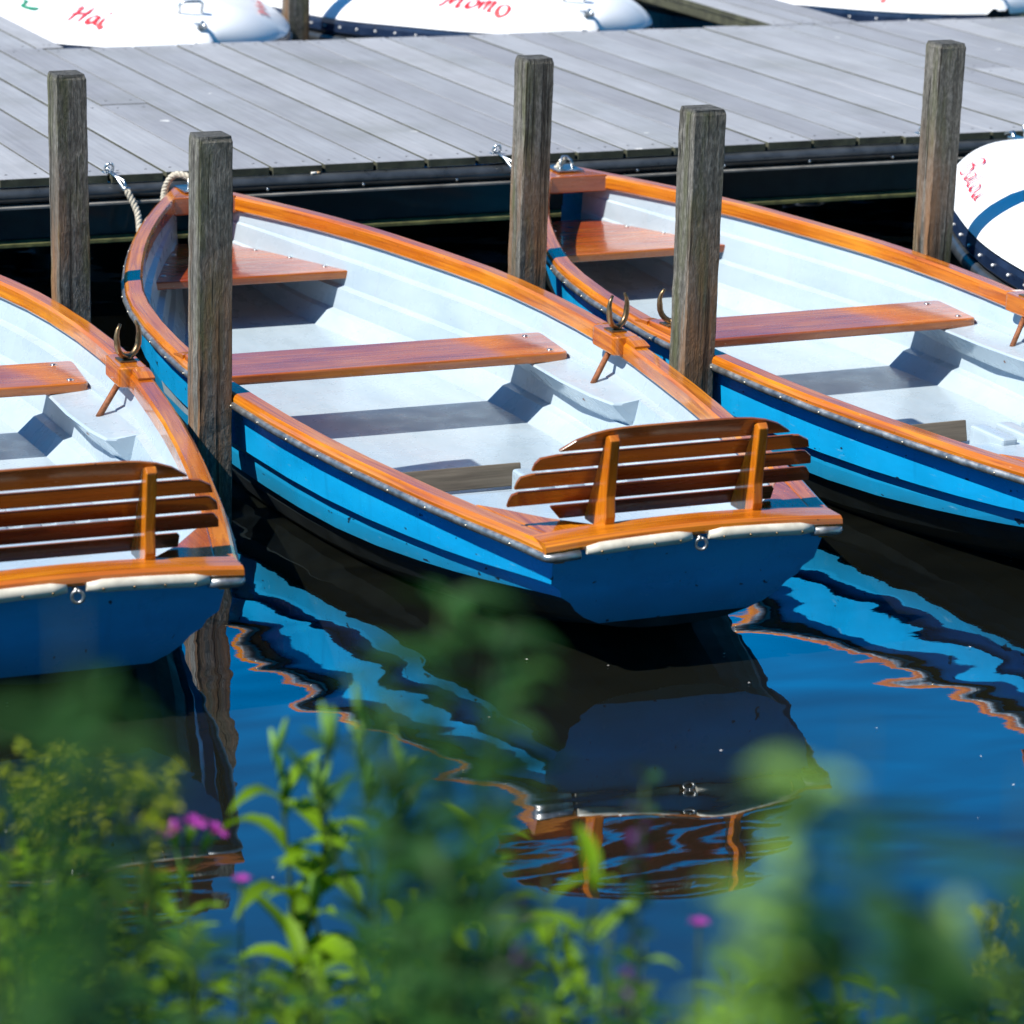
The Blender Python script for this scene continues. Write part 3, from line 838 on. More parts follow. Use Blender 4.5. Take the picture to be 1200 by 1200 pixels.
# ------------------------------------------------------------------ jetty
DZ = .48
def boards(mb, x0, x1, y0, y1, phase, pitch, split=None, th=.030):
    k = math.floor((x0 - phase)/pitch)
    while phase + k*pitch < x1 - .02:
        a = max(x0, phase + k*pitch) + .0055; b = min(x1, phase + (k+1)*pitch) - .0055; k += 1
        if b - a < .03: continue
        segs = [(y0, y1)]
        if split and any(s0 < (a+b)/2 < s1 for s0, s1, _ in split):
            ys = [q for s0, s1, q in split if s0 < (a+b)/2 < s1][0]
            segs = [(y0, ys - .002), (ys + .002, y1)]
        for ya, yb in segs:
            t_ = rnd.random(); dz = rnd.uniform(-.002, .002); e0 = rnd.uniform(-.008, .008); e1 = rnd.uniform(-.008, .008)
            m = len(mb.f)
            ya_, yb_ = ya + (e0 if ya == y0 else 0), yb + (e1 if yb == y1 else 0)
            mb.box((a, ya_, DZ - th + dz), (b, yb_, DZ + dz), 1, .002, 1, 0, t_)
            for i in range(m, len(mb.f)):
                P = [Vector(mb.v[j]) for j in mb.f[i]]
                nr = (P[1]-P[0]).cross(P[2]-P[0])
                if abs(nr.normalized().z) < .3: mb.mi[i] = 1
            # screws: two dark dots near each end
            for yy in (ya_ + .07, yb_ - .07):
                for xx in (a + .04, b - .04):
                    mb.ball((xx + rnd.uniform(-.006, .006), yy, DZ + dz + .0003), .0058, 6, 4, 2, sz=(1, 1, .22))
J = empty('jetty', (5, 11.8, 0))
tag(J, 'grey plank jetty running across behind the rowing boats, with black rubber fender', 'jetty')
Ji = Matrix.Translation((-5, -11.8, 0))
def jpart(mb, name, mats, parent=J):
    mb.v = [tuple(Vector(v) - parent.location) for v in mb.v]
    return mb.build(name, mats, parent)
M['screw'] = mat_simple('dark_screw', (.06, .055, .05), .5, .5)
M['ledge'] = mat_simple('grey_ledge', (.16, .155, .14), .7, nscale=8, nvar=.6, bump=.3)
YN, YF = 10.43, 13.20
mb = MB(); boards(mb, -4.0, 16.0, YN, YF, 4.325, .1895, [(3.30, 3.76, 11.79), (7.17, 7.55, 11.81), (1.6, 2.05, 11.8), (9.4, 9.8, 11.8)])
jpart(mb, 'deck', [M['deck'], M['deck_edge'], M['screw']])
def xbar(lo, hi, r=.006): 
    mb = MB(); mb.box(lo, hi, 0, r); return mb
mb = MB()
sec = [(.0, .447), (-.022, .447), (-.040, .441), (-.050, .428), (-.050, .418), (-.040, .404), (-.022, .398), (0, .398)]
rings = [[(x, YN + .02 + y, z + .002*math.sin(x*2.3)) for y, z in sec] for x in np.linspace(-4, 16, 60)]
mb.sweep(rings, smooth=True); 
x = -3.9
while x < 16:
    mb.ball((x, YN - .026, .408), .006, 6, 4, 1); x += .347
jpart(mb, 'fender_rail', [M['rubber'], M['steel']])
jpart(xbar((-4, YN - .046, .386), (16, YN + .08, .3935), .001), 'ledge', M['ledge'])
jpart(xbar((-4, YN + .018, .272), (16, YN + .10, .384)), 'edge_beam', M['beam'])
jpart(xbar((-4, YN - .034, .256), (16, YN + .10, .271), .003), 'mossy_batten', M['moss'])
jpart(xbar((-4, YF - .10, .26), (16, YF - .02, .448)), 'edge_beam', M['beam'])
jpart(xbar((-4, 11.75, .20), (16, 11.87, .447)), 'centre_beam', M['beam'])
for k in range(9):
    x = -2.6 + 2.1*k
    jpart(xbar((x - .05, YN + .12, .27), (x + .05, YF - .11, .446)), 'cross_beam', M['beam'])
    for y in (YN + .28, YF - .3):
        mb = MB(); mb.tube([(x, y, -1.2), (x, y, .27)], .075, 12); jpart(mb, 'pile', M['beam'])
for nm, x0, x1, lab in (('finger_pier', 3.16, 3.85, 'narrow plank pier leading back from jetty beside the boat marked Hai'),
                        ('finger_pier', 7.16, 7.60, 'narrow plank pier leading back between the two covered boats at top right')):
    F = empty(nm, ((x0+x1)/2, 13.6, 0)); tag(F, lab, 'pier', 'narrow piers behind the jetty')
    mb = MB(); boards(mb, x0, x1, YF + .012, 19.0, x0, .1895 if x1 - x0 > .5 else .147); jpart(mb, 'deck', [M['deck'], M['deck_edge'], M['screw']], F)
    for xx in (x0 + .01, x1 - .08):
        jpart(xbar((xx, YF + .02, .405), (xx + .07, 19.0, .448)), 'edge_beam', M['deck_edge'], F)

# ------------------------------------------------------------------ mooring posts
def post(px, py, ztop, size, label, lean=(0, 0), sd_=0):
    c = at_z(px, py, ztop); rg = random.Random(sd_)
    mb = MB(); rings = []; h = size/2; ch = .0022
    zl = [-1.6, -.9, -.6, -.4] + [(-.3 + 1.27*i/26) for i in range(27)] + [.985, .994, 1.0]
    for z in zl:
        f = 1.0 if z < .985 else (1 - (z - .985)/.015*.09)
        j = [rg.uniform(-.0012, .0012) for _ in range(8)]
        w = 1 + .012*math.sin(z*3 + sd_)
        P = [(-h, -h+ch), (-h+ch, -h), (h-ch, -h), (h, -h+ch), (h, h-ch), (h-ch, h), (-h+ch, h), (-h, h-ch)]
        rings.append([(x*f*w + j[k] + lean[0]*(z-1), y*f*w + j[(k+3) % 8] + lean[1]*(z-1), z) for k, (x, y) in enumerate(P)])
    mb.sweep(rings, smooth=False)
    o = mb.build('mooring_post', M['post']); o.location = (c.x, c.y, ztop - 1.0)
    tag(o, label, 'mooring post', 'square wooden mooring posts'); return o
post(78, 85, 1.02, .092, 'square wooden post by jetty at far left, rope shackle beside it', (-.012, 0), 1)
post(247, 157, 1.04, .092, 'square wooden post in front of the bow of the middle rowing boat', (0, 0), 2)
post(626.5, 66.5, 1.02, .092, 'square wooden post hiding the bow of the right rowing boat', (.006, 0), 3)
post(824, 126, 1.05, .096, 'mossy square wooden post standing between the middle and right rowing boats', (0, 0), 4)
post(1109, 49, 1.045, .092, 'square wooden post in front of white cover at the right edge', (.006, 0), 5)
pb = at_z(346, 45, .3)
def post_at(x, y, ztop, size, label, sd_):
    o = post(600, 300, ztop, size, label, (0, 0), sd_); o.location = (x, y, ztop - 1); return o
post_at(pb.x, pb.y, 1.0, .10, 'square wooden post behind the jetty between covers marked Hai and Momo', 6)
pb = at_z(757, 32, .25)
post_at(pb.x + .02, pb.y + .25, 1.0, .10, 'mossy wooden post behind the jetty beside the bow of the boat marked Momo', 7)

# ------------------------------------------------------------------ ropes and shackles
def rope(pts, rad, label, tw=70):
    P = []
    for a, b, c, d in zip([pts[0]]+pts[:-2], pts[:-1], pts[1:], pts[2:]+[pts[-1]]):
        a, b, c, d = map(Vector, (a, b, c, d))
        for k in range(16):
            t = k/16
            P.append(.5*((2*b) + (c-a)*t + (2*a-5*b+4*c-d)*t*t + (3*b-a-3*c+d)*t**3))
    P.append(Vector(pts[-1])); mb = MB(); ln = 0
    tw_pts = [[], [], []]
    for i, p in enumerate(P):
        t = (P[min(i+1, len(P)-1)] - P[max(i-1, 0)]).normalized()
        a = t.cross(Vector((0.3, .2, 1))).normalized(); b = t.cross(a)
        if i: ln += (p - P[i-1]).length
        for s_ in range(3):
            an = ln*tw*2 + s_*2*math.pi/3
            tw_pts[s_].append(p + a*(rad*.55*math.cos(an)) + b*(rad*.55*math.sin(an)))
    for s_ in range(3): mb.tube(tw_pts[s_], rad*.62, 7)
    o = mb.build('mooring_rope', M['rope'])
    return tag(o, label, 'rope', 'mooring ropes of the rowing boats')
def shackle(px, py, label, rope_to):
    c = at_z(px, py, DZ + .01); c.y = 10.452; c.z = DZ + .006
    root = empty('mooring_shackle', c); tag(root, label, 'shackle', 'steel mooring shackles on the jetty edge')
    mb = MB(); mb.box((-.018, -.006, -.012), (.018, .034, -.004), 0, .002)
    mb.tube([(0, .012, -.006), (0, .012, .012)], .006, 8); mb.build('plate', M['steel'], root)
    mb = MB(); mb.tube([(.014*math.sin(a), .0 - .008*math.cos(a), .010 + .017*math.cos(a)) for a in [2*math.pi*i/20 for i in range(21)]], .0050, 8)
    mb.build('ring', M['steel'], root)
    mb = MB(); pts = [Vector((.0, -.004, -.004)), Vector((.012, -.03, -.008)), Vector((.028, -.07, -.02)), Vector((.034, -.088, -.045)), Vector((.026, -.09, -.05)), Vector((.010, -.055, -.012)), Vector((-.004, -.02, .002))]
    mb.tube(pts, .005, 8); mb.tube([(.018, -.084, -.042), (.044, -.092, -.044)], .0055, 8); mb.build('bow_shackle', M['steel'], root)
    return c
c1 = shackle(112, 190, 'steel shackle on jetty edge beside far left post, holding a rope', None)
bh = boat.matrix_basis @ Vector((0, 3.72, zs(3.7) + .040))
rope([c1 + Vector((.034, -.09, -.05)), c1 + Vector((.060, -.12, -.12)), Vector((3.255, 10.28, .275)), Vector((3.315, 10.24, .245)), Vector((3.330, 10.27, .33)), Vector((3.338, 10.31, .43)), Vector((3.365, 10.285, .495)), bh], .0105, 'beige twisted rope hanging from jetty to the bow of the middle rowing boat')
c2 = shackle(590, 181, 'steel shackle on jetty edge behind the post at right boat bow', None)
bh3 = b3.matrix_basis @ Vector((0, 3.72, zs(3.7) + .040))
rope([c2 + Vector((.034, -.09, -.05)), c2 + Vector((.06, -.12, -.10)), bh3 + Vector((-.06, .03, -.09)), bh3], .0105, 'beige rope between jetty and the bow of the right rowing boat')
c3 = shackle(1077, 152, 'small steel shackle on jetty edge left of the right hand post', None)
c = at_z(364.5, 201, .449)
mb = MB(); mb.tube([(-.014, 0, .004), (.006, .001, .004)], .004, 8, mi=0); mb.tube([(.006, .001, .004), (.018, .0015, .004)], .0041, 8, mi=1)
M['butt'] = mat_simple('cigarette_filter', (.62, .40, .20), .8); M['paper'] = mat_simple('cigarette_paper', (.78, .76, .72), .8)
o = mb.build('cigarette_butt', [M['paper'], M['butt']]); o.location = (c.x, YN - .004, .4475); tag(o, 'cigarette butt lying on the black fender of the jetty', 'litter')

# ------------------------------------------------------------------ plants on the bank
def leaf(mb, o, d, ln, w, droop=.5, roll=0.0, tint=.5, seg=5, fold=.25, mi=0):
    o = Vector(o); d = Vector(d).normalized()
    side = d.cross(Vector((0, 0, 1)))
    if side.length < .05: side = Vector((1, 0, 0))
    side.normalize(); side = Matrix.Rotation(roll, 3, d) @ side
    base = len(mb.v); p = o.copy(); cur = d.copy()
    for i in range(seg + 1):
        t = i/seg
        ww = w * (math.sin(math.pi * min(1, (t*.93 + .05)) ** .8)) if i < seg else 0
        nrm = side.cross(cur).normalized()
        mb.v.append(tuple(p + side*ww*.5 + nrm*ww*fold)); mb.v.append(tuple(p)); mb.v.append(tuple(p - side*ww*.5 + nrm*ww*fold))
        p = p + cur * (ln/seg)
        cur = (cur + Vector((0, 0, -droop/seg*1.6))).normalized()
    for i in range(seg):
        a = base + 3*i
        mb.face([a, a+1, a+4, a+3], [(0, 0)]*4, True, mi, tint); mb.face([a+1, a+2, a+5, a+4], [(0, 0)]*4, True, mi, tint)

def stem_curve(base, tip, bend, n=14):
    base = Vector(base); tip = Vector(tip); pts = []
    mid = (base + tip)/2 + Vector(bend)
    for i in range(n+1):
        t = i/n; pts.append(base*(1-t)**2 + mid*2*t*(1-t) + tip*t*t)
    return pts
def along(pts, f):
    q = f*(len(pts)-1); i = min(int(q), len(pts)-2); t = q - i
    return pts[i]*(1-t) + pts[i+1]*t, (pts[i+1]-pts[i]).normalized()

def grow(ml, mstem, base, tip, rg, leaf_len=.10, leaf_w=.022, nodes=10, per=2, f0=.3, f1=.97, up=.5, droop=.6, srad=.004, taper=.5, bend=None, tint=(.2, .9)):
    bend = bend or (rg.uniform(-.05, .05), rg.uniform(-.05, .05), 0)
    pts = stem_curve(base, tip, bend)
    n = len(pts); mstem.tube(pts, [srad*(1 - .65*i/(n-1)) for i in range(n)], 6, tint=rg.random())
    az = rg.uniform(0, 6.28)
    for i in range(nodes):
        f = f0 + (f1-f0)*i/max(1, nodes-1); p, t = along(pts, f); az += 2.1 if per == 1 else 1.57
        for k in range(per):
            a = az + k*2*math.pi/per + rg.uniform(-.25, .25)
            d = Vector((math.cos(a), math.sin(a), up + rg.uniform(-.2, .25)))
            l = leaf_len*(1 - taper*(f-f0)/(f1-f0+1e-6)) * rg.uniform(.75, 1.2)
            leaf(ml, p, d, l, leaf_w*l/leaf_len*rg.uniform(.85, 1.15), droop*rg.uniform(.5, 1.4), rg.uniform(-.5, .5), rg.uniform(*tint))
    return pts

def ground_under(p, dx=0, dy=0):
    x, y = p.x + dx, p.y + dy
    s_ = x*HD.x + y*HD.y
    return Vector((x, y, bank_z(s_) - .03))

def plant(name, tip_px, d, label, cat, group=None, base_off=(0, 0), leafmat='leaf', seed=0, flower=None, side=(), **kw):
    rg = random.Random(seed); tip = at_depth(tip_px[0], tip_px[1], d)
    base = ground_under(tip, *base_off)
    root = empty(name, base); tag(root, label, cat, group)
    ml, ms, mf = MB(), MB(), MB()
    pts = grow(ml, ms, base, tip, rg, **kw)
    for (f, px, py, dd, kk) in side:                     # side shoots
        p, _ = along(pts, f); q = at_depth(px, py, d + dd)
        k2 = dict(kw); k2.update(kk); grow(ml, ms, p, q, rg, **k2)
        if flower: flower(mf, [p, q], rg, .6)
    if flower: flower(mf, pts, rg, 1.0)
    mats = [M[leafmat]]
    if flower is bud_fingers:                            # soft closed leaf tips belong to the foliage
        off = len(ml.v); ml.v += mf.v
        for f_, uv_, sm_, tt_ in zip(mf.f, mf.uv, mf.sm, mf.tint): ml.face([q_ + off for q_ in f_], uv_, sm_, 1, tt_)
        mats.append(M['leaf_pale']); mf = MB()
    for m_, nm, mt in ((ms, 'stem', M['stem']), (ml, 'foliage', mats), (mf, flower.__name__ if flower else '', flower.mats() if flower else None)):
        if not m_.f: continue
        m_.v = [tuple(Vector(v) - base) for v in m_.v]
        m_.build(nm, mt, root)
    return root

def flower_spike(mb, pts, rg, k):
    for i in range(int(60*k)):
        f = 1 - .22*rg.random()**1.1; p, t = along(pts, f); a = rg.uniform(0, 6.28)
        d = Vector((math.cos(a), math.sin(a), .5)); r_ = .010
        leaf(mb, p + d*.003, d, rg.uniform(.010, .020), .010, .3, rg.uniform(-1, 1), rg.random(), 3, mi=0 if rg.random() < .35 else 1)
flower_spike.mats = lambda: [M['petal_dark'], M['leaf_dark']]
def flower_head(mb, pts, rg, k):
    p = Vector(pts[-1])
    for j, (ox, oz, lean) in enumerate(((-.020, .002, -.35), (.012, .006, .15), (.040, -.008, .5))):
        c = p + Vector((ox, 0, oz)); ax = Vector((lean, -.25, 1)).normalized()
        s1 = ax.cross(Vector((0, 1, 0))).normalized(); s2 = ax.cross(s1)
        for i in range(5):
            a = i*1.256 + j; d = (s1*math.cos(a) + s2*math.sin(a)) + ax*.75
            for q in (-.22, .22):
                leaf(mb, c, d + (s2*math.cos(a) - s1*math.sin(a))*q, .021, .009, .35, rg.uniform(-.4, .4), rg.random(), 4, mi=0)
        for i in range(6):
            a = i*1.047; leaf(mb, c - ax*.030, (s1*math.cos(a) + s2*math.sin(a))*.28 + ax, .034, .012, -.1, 0, .95, 4, mi=1)
        mb.tube([c - ax*.03, p - Vector((0, 0, .07))], .0016, 5, mi=1)
flower_head.mats = lambda: [M['petal'], M['leaf_pale']]
def small_flower(mb, pts, rg, k):
    p = Vector(pts[-1])
    for i in range(6):
        a = i*1.05; leaf(mb, p, Vector((math.cos(a), math.sin(a), .7)), .015, .009, .3, 0, rg.random(), 4)
small_flower.mats = lambda: [M['petal']]
def umbel(mb, pts, rg, k):
    tip, t = Vector(pts[-1]), None
    for i in range(int(6*k) + 2):
        a = rg.uniform(0, 6.28); e = rg.uniform(.2, 1.0)
        d = Vector((math.cos(a)*e, math.sin(a)*e, .7)).normalized(); q = tip + d*rg.uniform(.016, .048)
        mb.tube([tip - Vector((0, 0, .02)), q], .0012, 4, mi=1)
        for j in range(11):
            b = Vector((rg.gauss(0, 1), rg.gauss(0, 1), rg.gauss(.3, 1))).normalized()
            leaf(mb, q + b*.002, b, rg.uniform(.005, .011), .006, .1, rg.uniform(-1, 1), rg.random(), 2, mi=0)
umbel.mats = lambda: [M['bud'], M['stem']]
def bud_fingers(mb, pts, rg, k):
    for i in range(int(7*k)):
        f = 1 - .10*i/6; p, t = along(pts, f); a = rg.uniform(0, 6.28)
        d = (t*1.2 + Vector((math.cos(a)*.5, math.sin(a)*.5, .25))).normalized()
        q = p + d*rg.uniform(.03, .055)
        mb.tube([p, p*.5 + q*.5, q], [.0022, .0055, .0020], 6, tint=rg.random())
bud_fingers.mats = lambda: [M['leaf_pale']]

GP = 'tall wild plants growing on the near bank'
# near, strongly out of focus
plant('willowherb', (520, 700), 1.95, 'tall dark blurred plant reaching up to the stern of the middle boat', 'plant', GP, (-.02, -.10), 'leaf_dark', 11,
      nodes=34, per=4, f0=.28, f1=.995, leaf_len=.085, leaf_w=.026, srad=.0026, up=.35, tint=(.2, 1), taper=.5,
      side=((.72, 430, 800, .0, dict(nodes=9, leaf_len=.05, leaf_w=.016)), (.72, 612, 790, .0, dict(nodes=9, leaf_len=.05)), (.6, 600, 900, .02, dict(nodes=8, leaf_len=.06))))
plant('meadow_plant', (945, 905), 1.22, 'large pale green blurred plant at the lower right, its top lit by sun', 'plant', GP, (.0, -.06), 'leaf_pale', 12,
      nodes=26, per=4, f0=.70, f1=.995, leaf_len=.036, leaf_w=.024, srad=.005, up=.5, droop=.5, taper=.45, tint=(.7, 1.15),
      side=((.86, 1120, 1090, .0, dict(nodes=4, per=2, leaf_len=.05, leaf_w=.016, f0=.3)), (.80, 880, 1060, -.02, dict(nodes=9, leaf_len=.036, f0=.3))))
plant('bramble', (1205, 905), 1.15, 'dark blurred shoot with horizontal leaves at the right picture edge', 'plant', GP, (.12, -.05), 'leaf_dark', 13,
      nodes=6, per=3, f0=.80, leaf_len=.10, leaf_w=.034, srad=.002, up=.1, droop=.3)
plant('willow_shoot', (1010, 842), 1.20, 'thin dark blurred shoot above the big pale plant at right', 'plant', GP, (.10, -.05), 'leaf_dark', 14,
      nodes=7, per=3, f0=.84, leaf_len=.11, leaf_w=.034, srad=.0015, up=.05, droop=.2,
      side=((.8, 1190, 1050, .0, dict(nodes=5, per=2, leaf_len=.09, leaf_w=.028, f0=.5)),))
plant('elder_shoot', (80, 700), 1.05, 'dark green blurred shoot veiling the stern of the left boat', 'plant', GP, (-.10, -.05), 'leaf_dark', 15,
      nodes=16, per=4, f0=.80, leaf_len=.060, leaf_w=.018, srad=.0018, up=.3, droop=.5, taper=.4)
plant('reed', (606, 372), .95, 'thin blurred stalk tip in front of the middle boat interior', 'plant', GP, (-.02, -.04), 'leaf_dark', 16,
      nodes=4, per=2, f0=.60, leaf_len=.012, leaf_w=.006, srad=.0006, up=.6, droop=.1)
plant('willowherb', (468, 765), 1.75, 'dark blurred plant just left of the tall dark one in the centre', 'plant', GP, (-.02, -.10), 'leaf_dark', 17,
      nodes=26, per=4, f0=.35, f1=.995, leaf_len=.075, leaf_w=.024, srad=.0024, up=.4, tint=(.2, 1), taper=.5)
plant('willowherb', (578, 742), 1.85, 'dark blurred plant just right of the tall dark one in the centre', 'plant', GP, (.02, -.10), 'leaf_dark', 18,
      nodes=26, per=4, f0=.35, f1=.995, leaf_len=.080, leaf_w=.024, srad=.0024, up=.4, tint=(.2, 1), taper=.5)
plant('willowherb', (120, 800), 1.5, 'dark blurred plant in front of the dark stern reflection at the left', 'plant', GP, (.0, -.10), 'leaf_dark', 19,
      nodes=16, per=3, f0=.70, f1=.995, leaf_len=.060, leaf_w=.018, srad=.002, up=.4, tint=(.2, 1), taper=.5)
# middle distance
plant('purple_loosestrife', (757, 905), 2.9, 'dark violet flower spike standing in front of the dark stern reflection', 'plant', GP, (.0, -.10), 'leaf_dark', 21, flower_spike,
      nodes=9, per=2, f0=.35, f1=.78, leaf_len=.11, leaf_w=.026, up=.7, srad=.004)
plant('purple_loosestrife', (604, 1065), 2.7, 'short dark violet flower spike low in the middle of the plants', 'plant', GP, (.0, -.08), 'leaf', 22, flower_spike,
      nodes=8, per=2, f0=.35, f1=.8, leaf_len=.09, leaf_w=.024, up=.6)
plant('willowherb', (325, 880), 4.25, 'bright leafy plant with upright buds against blue water at left', 'plant', GP, (.02, -.10), 'leaf', 23, bud_fingers,
      nodes=8, per=2, f0=.40, f1=.92, leaf_len=.17, leaf_w=.040, up=.9, droop=.9, srad=.006, taper=.35, tint=(.6, 1),
      side=((.70, 372, 930, .0, dict(nodes=4, leaf_len=.10)), (.55, 392, 1000, .05, dict(nodes=4, leaf_len=.10)), (.5, 365, 1060, .02, dict(nodes=3, leaf_len=.09))))
plant('willowherb', (425, 850), 3.6, 'dark thin plant with finger like tips left of the centre stem', 'plant', GP, (.0, -.10), 'leaf_dark', 24, bud_fingers,
      nodes=10, per=2, f0=.55, f1=.96, leaf_len=.085, leaf_w=.018, up=.9, droop=.3, srad=.004,
      side=((.78, 385, 870, .0, dict(nodes=4)), (.74, 470, 905, .0, dict(nodes=4))))
plant('campion', (217, 975), 4.3, 'pink flowered campion with pale calyx at the lower left', 'plant', GP, (.03, -.08), 'leaf', 25, flower_head,
      nodes=6, per=2, f0=.35, f1=.90, leaf_len=.10, leaf_w=.024, up=.7, tint=(.5, 1))
plant('campion', (819, 1086), 3.6, 'small magenta flower on a thin leaning stem, low right of centre', 'plant', GP, (-.10, -.06), 'leaf', 26, small_flower,
      nodes=5, per=2, f0=.3, f1=.7, leaf_len=.08, leaf_w=.02, up=.6)
plant('campion', (283, 1034), 4.1, 'tiny magenta flower below the bright leafy plant at left', 'plant', GP, (-.04, -.06), 'leaf', 27, small_flower,
      nodes=5, per=2, f0=.3, f1=.8, leaf_len=.08, leaf_w=.02, up=.6)
for k, (px, py, d, lab) in enumerate(((50, 905, 3.9, 'yellow green umbel plant, tallest of those in the left lower corner'), (105, 925, 3.7, 'yellow green umbel plant just left of the pink campion'),
        (18, 950, 4.0, 'yellow green umbel plant cut by the left picture edge'), (68, 962, 3.6, 'yellow green umbel plant low in the left corner in front of the tallest'), (170, 940, 3.2, 'dim green umbel plant directly beside the pink campion'))):
    plant('umbel_plant', (px, py), d, lab, 'plant', GP, (rnd.uniform(-.05, .05), -.08), 'leaf', 31 + k, umbel,
          nodes=7, per=2, f0=.35, f1=.9, leaf_len=.10, leaf_w=.028, up=.5, tint=(.3, 1),
          side=((.85, px - 26, py + 22, .0, dict(nodes=2, leaf_len=.05)), (.85, px + 28, py + 14, .02, dict(nodes=2, leaf_len=.05)), (.7, px + 8, py + 60, -.02, dict(nodes=2, leaf_len=.06))))
plant('goldenrod', (1160, 1105), 3.7, 'small yellow green plant in the lower right corner', 'plant', GP, (.0, -.06), 'leaf_pale', 41, umbel,
      nodes=9, per=2, f0=.4, f1=.96, leaf_len=.05, leaf_w=.02, up=.5, side=((.8, 1140, 1150, .0, {}), (.8, 1185, 1145, .0, {})))
plant('cattail', (1046, 1160), 2.6, 'dark brown seed head low at the right of the pale plant', 'plant', GP, (.0, -.06), 'leaf_dark', 42, None,
      nodes=5, per=2, f0=.3, f1=.8, leaf_len=.1, leaf_w=.02, up=1.2)
for k, (px, py, d, lab) in enumerate(((563, 960, 4.0, 'single bright leaf tip standing up right of the dark centre stem'), (530, 1030, 4.0, 'bright leafy tips below centre, left of the short violet spike'), (545, 1125, 3.8, 'bright leaf rosette low in the middle of the picture'),
        (440, 1120, 3.9, 'bright forked leaf tuft at the bottom left of centre'), (700, 1010, 3.3, 'green narrow leaved plant under the reflected backrest'), (640, 1030, 3.4, 'green leafy plant left of the violet spike'), (655, 1160, 3.7, 'small bright tuft at the bottom under the violet spike'), (28, 1002, 3.9, 'bright leafy plant at the left edge under the umbel plants'), (92, 1046, 4.0, 'bright leafy plant low at left below the leftmost umbels'), (150, 1090, 3.8, 'leafy plant below and left of the pink campion, near the bottom'), (208, 1060, 4.1, 'leafy plant directly below the pink campion'), (352, 1110, 4.0, 'leafy plant at the bottom below the bright budded plant'), (860, 1150, 3.7, 'small leafy plant at the bottom under the large pale plant'))):
    plant('leafy_plant', (px, py), d, lab, 'plant', GP, (rnd.uniform(-.05, .05), -.08), 'leaf', 51 + k, None,
          nodes=10, per=2, f0=.4, f1=.97, leaf_len=.095, leaf_w=.024, up=1.0, droop=.7, tint=(.6, 1.1), taper=.25)
# dense undergrowth along the bottom of the picture
for nm, mat, cnt, seed, d0, d1, lab in (('undergrowth', 'leaf', 150, 3, 2.9, 4.4, 'dense mass of green leafy stems along the water edge below'),
                                 ('dark_undergrowth', 'leaf_dark', 95, 4, 2.5, 3.7, 'dense darker leafy stems filling the bottom of the view'),
                                 ):
    rg = random.Random(seed); ml = MB(); ms = MB()
    for i in range(cnt):
        px = rg.uniform(-120, 1320); d = rg.uniform(d0, d1)
        top = interp(px, [-100, 150, 330, 480, 640, 800, 950, 1150, 1300], [1000, 1030, 1085, 1060, 1065, 1110, 1135, 1140, 1140]) + (0 if mat == 'leaf' else 0)
        py = top + 45*math.sin(px*.021 + seed)*math.sin(px*.0083 + 1) + abs(rg.gauss(0, 1))*80
        tip = at_depth(px, py, d); base = ground_under(tip, rg.uniform(-.08, .08), rg.uniform(-.15, .02))
        grow(ml, ms, base, tip, rg, nodes=11, per=2, f0=.35, leaf_len=rg.uniform(.07, .13), leaf_w=rg.uniform(.018, .030), up=.6, droop=.7, srad=.0035, tint=(.1, 1) if mat == 'leaf' else (0, 1))
    off = len(ml.v)
    ml.mi = [0]*len(ml.f)
    for v in ms.v: ml.v.append(v)
    for f, uv, sm, tt in zip(ms.f, ms.uv, ms.sm, ms.tint): ml.face([q + off for q in f], uv, sm, 1, tt)
    tag(ml.build(nm, [M[mat], M['stem']]), lab, 'undergrowth', kind='stuff')

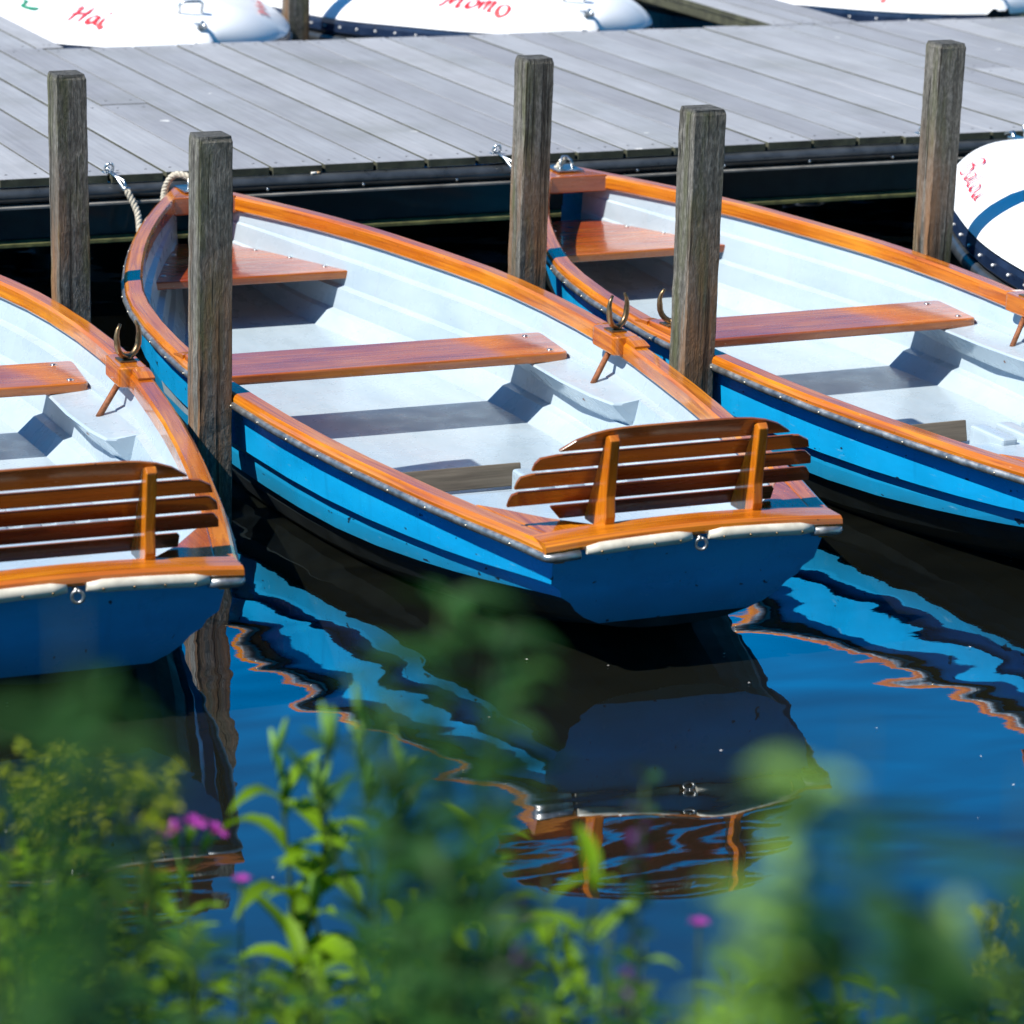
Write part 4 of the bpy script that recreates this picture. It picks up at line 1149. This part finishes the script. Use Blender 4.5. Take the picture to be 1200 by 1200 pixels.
# ------------------------------------------------------------------ woods around the harbour (far row seen only in reflections, near row added to block sky light)
def woods(name, label, trees, seed, card):
    rg = random.Random(seed); mb = MB()
    for (x, y, h, rad) in trees:
        mb.tube([(x, y, -.5), (x + rg.uniform(-.3, .3), y, h*.35), (x + rg.uniform(-.5, .5), y, h*.75)], [h*.022, h*.016, h*.006], 6, mi=1)
        blobs = [(x + rg.uniform(-1, 1)*rad*.6, y + rg.uniform(-1, 1)*rad*.5, h*rg.uniform(.22, .86), rad*rg.uniform(.35, .62)) for _ in range(13)]
        for bx, by, bz, br in blobs:
            for _ in range(46):
                v = Vector((rg.gauss(0, 1), rg.gauss(0, 1), rg.gauss(0, .8))).normalized() * br * rg.uniform(.55, 1.05)
                c = Vector((bx, by, bz)) + v
                a = Vector((rg.gauss(0, 1), rg.gauss(0, 1), rg.gauss(0, 1))).normalized(); b = a.cross(Vector((rg.random(), rg.random(), rg.random()+.1))).normalized()
                k = card*rg.uniform(.6, 1.3); i0 = len(mb.v)
                mb.v += [tuple(c - a*k), tuple(c + b*k*.55), tuple(c + a*k), tuple(c - b*k*.55)]
                mb.face([i0, i0+1, i0+2, i0+3], [(0, 0)]*4, False, 0, rg.random())
    o = mb.build(name, [M['leaf_dark'], M['beam']]); tag(o, label, 'trees', kind='stuff')
rg = random.Random(5)
woods('far_woods', 'dark line of trees on the far bank beyond the harbour', [(-20 + 6.2*i + rg.uniform(-1.5, 1.5), 62 + rg.uniform(-4, 4), rg.uniform(10, 15.5), rg.uniform(4, 5.5)) for i in range(24)], 8, .9)
woods('sky_block_trees', 'unseen trees added behind the viewer to block sky light', [(-7 + 3.3*i + rg.uniform(-.8, .8), -4.6 - rg.uniform(0, 4), rg.uniform(13, 18), rg.uniform(3.2, 4.2)) for i in range(10)], 9, .6)  # unseen row, added to cut sky fill on sterns and post fronts

mb = MB()
for i in range(41):
    x = -80 + 5*i
    for y, z in ((54.5, -.6), (56, .25), (59, .9), (90, 1.6)):
        mb.v.append((x, y + .8*math.sin(x*.37) + .5*math.sin(x*1.1), z))
for i in range(40):
    for k in range(3):
        a = 4*i + k; mb.face([a, a+1, a+5, a+4], [(0, 0)]*4, True)
t = NT('far_grass'); n = t.noise(t.coord(), 3, 5, .6)
t.principled(Base_Color=t.ramp(n, [(.3, (.022, .045, .010)), (.7, (.06, .10, .022))]), Roughness=.95)
tag(mb.build('far_bank', t.m), 'grassy bank on the far side of the harbour', 'bank', kind='structure')

rg = random.Random(21); mb = MB()
for _ in range(80):
    x, y = rg.uniform(.5, 6.5), rg.uniform(4.6, 8.2); r_ = rg.uniform(.0012, .0036); i0 = len(mb.v); a0 = rg.uniform(0, 6)
    for k in range(6): mb.v.append((x + r_*math.cos(a0 + k*1.047), y + r_*.7*math.sin(a0 + k*1.047), .004))
    mb.face(list(range(i0, i0 + 6)), [(0, 0)]*6)
tag(mb.build('floating_specks', M['paper']), 'tiny pale seeds drifting on the dark water between the boats', 'seeds', kind='stuff')
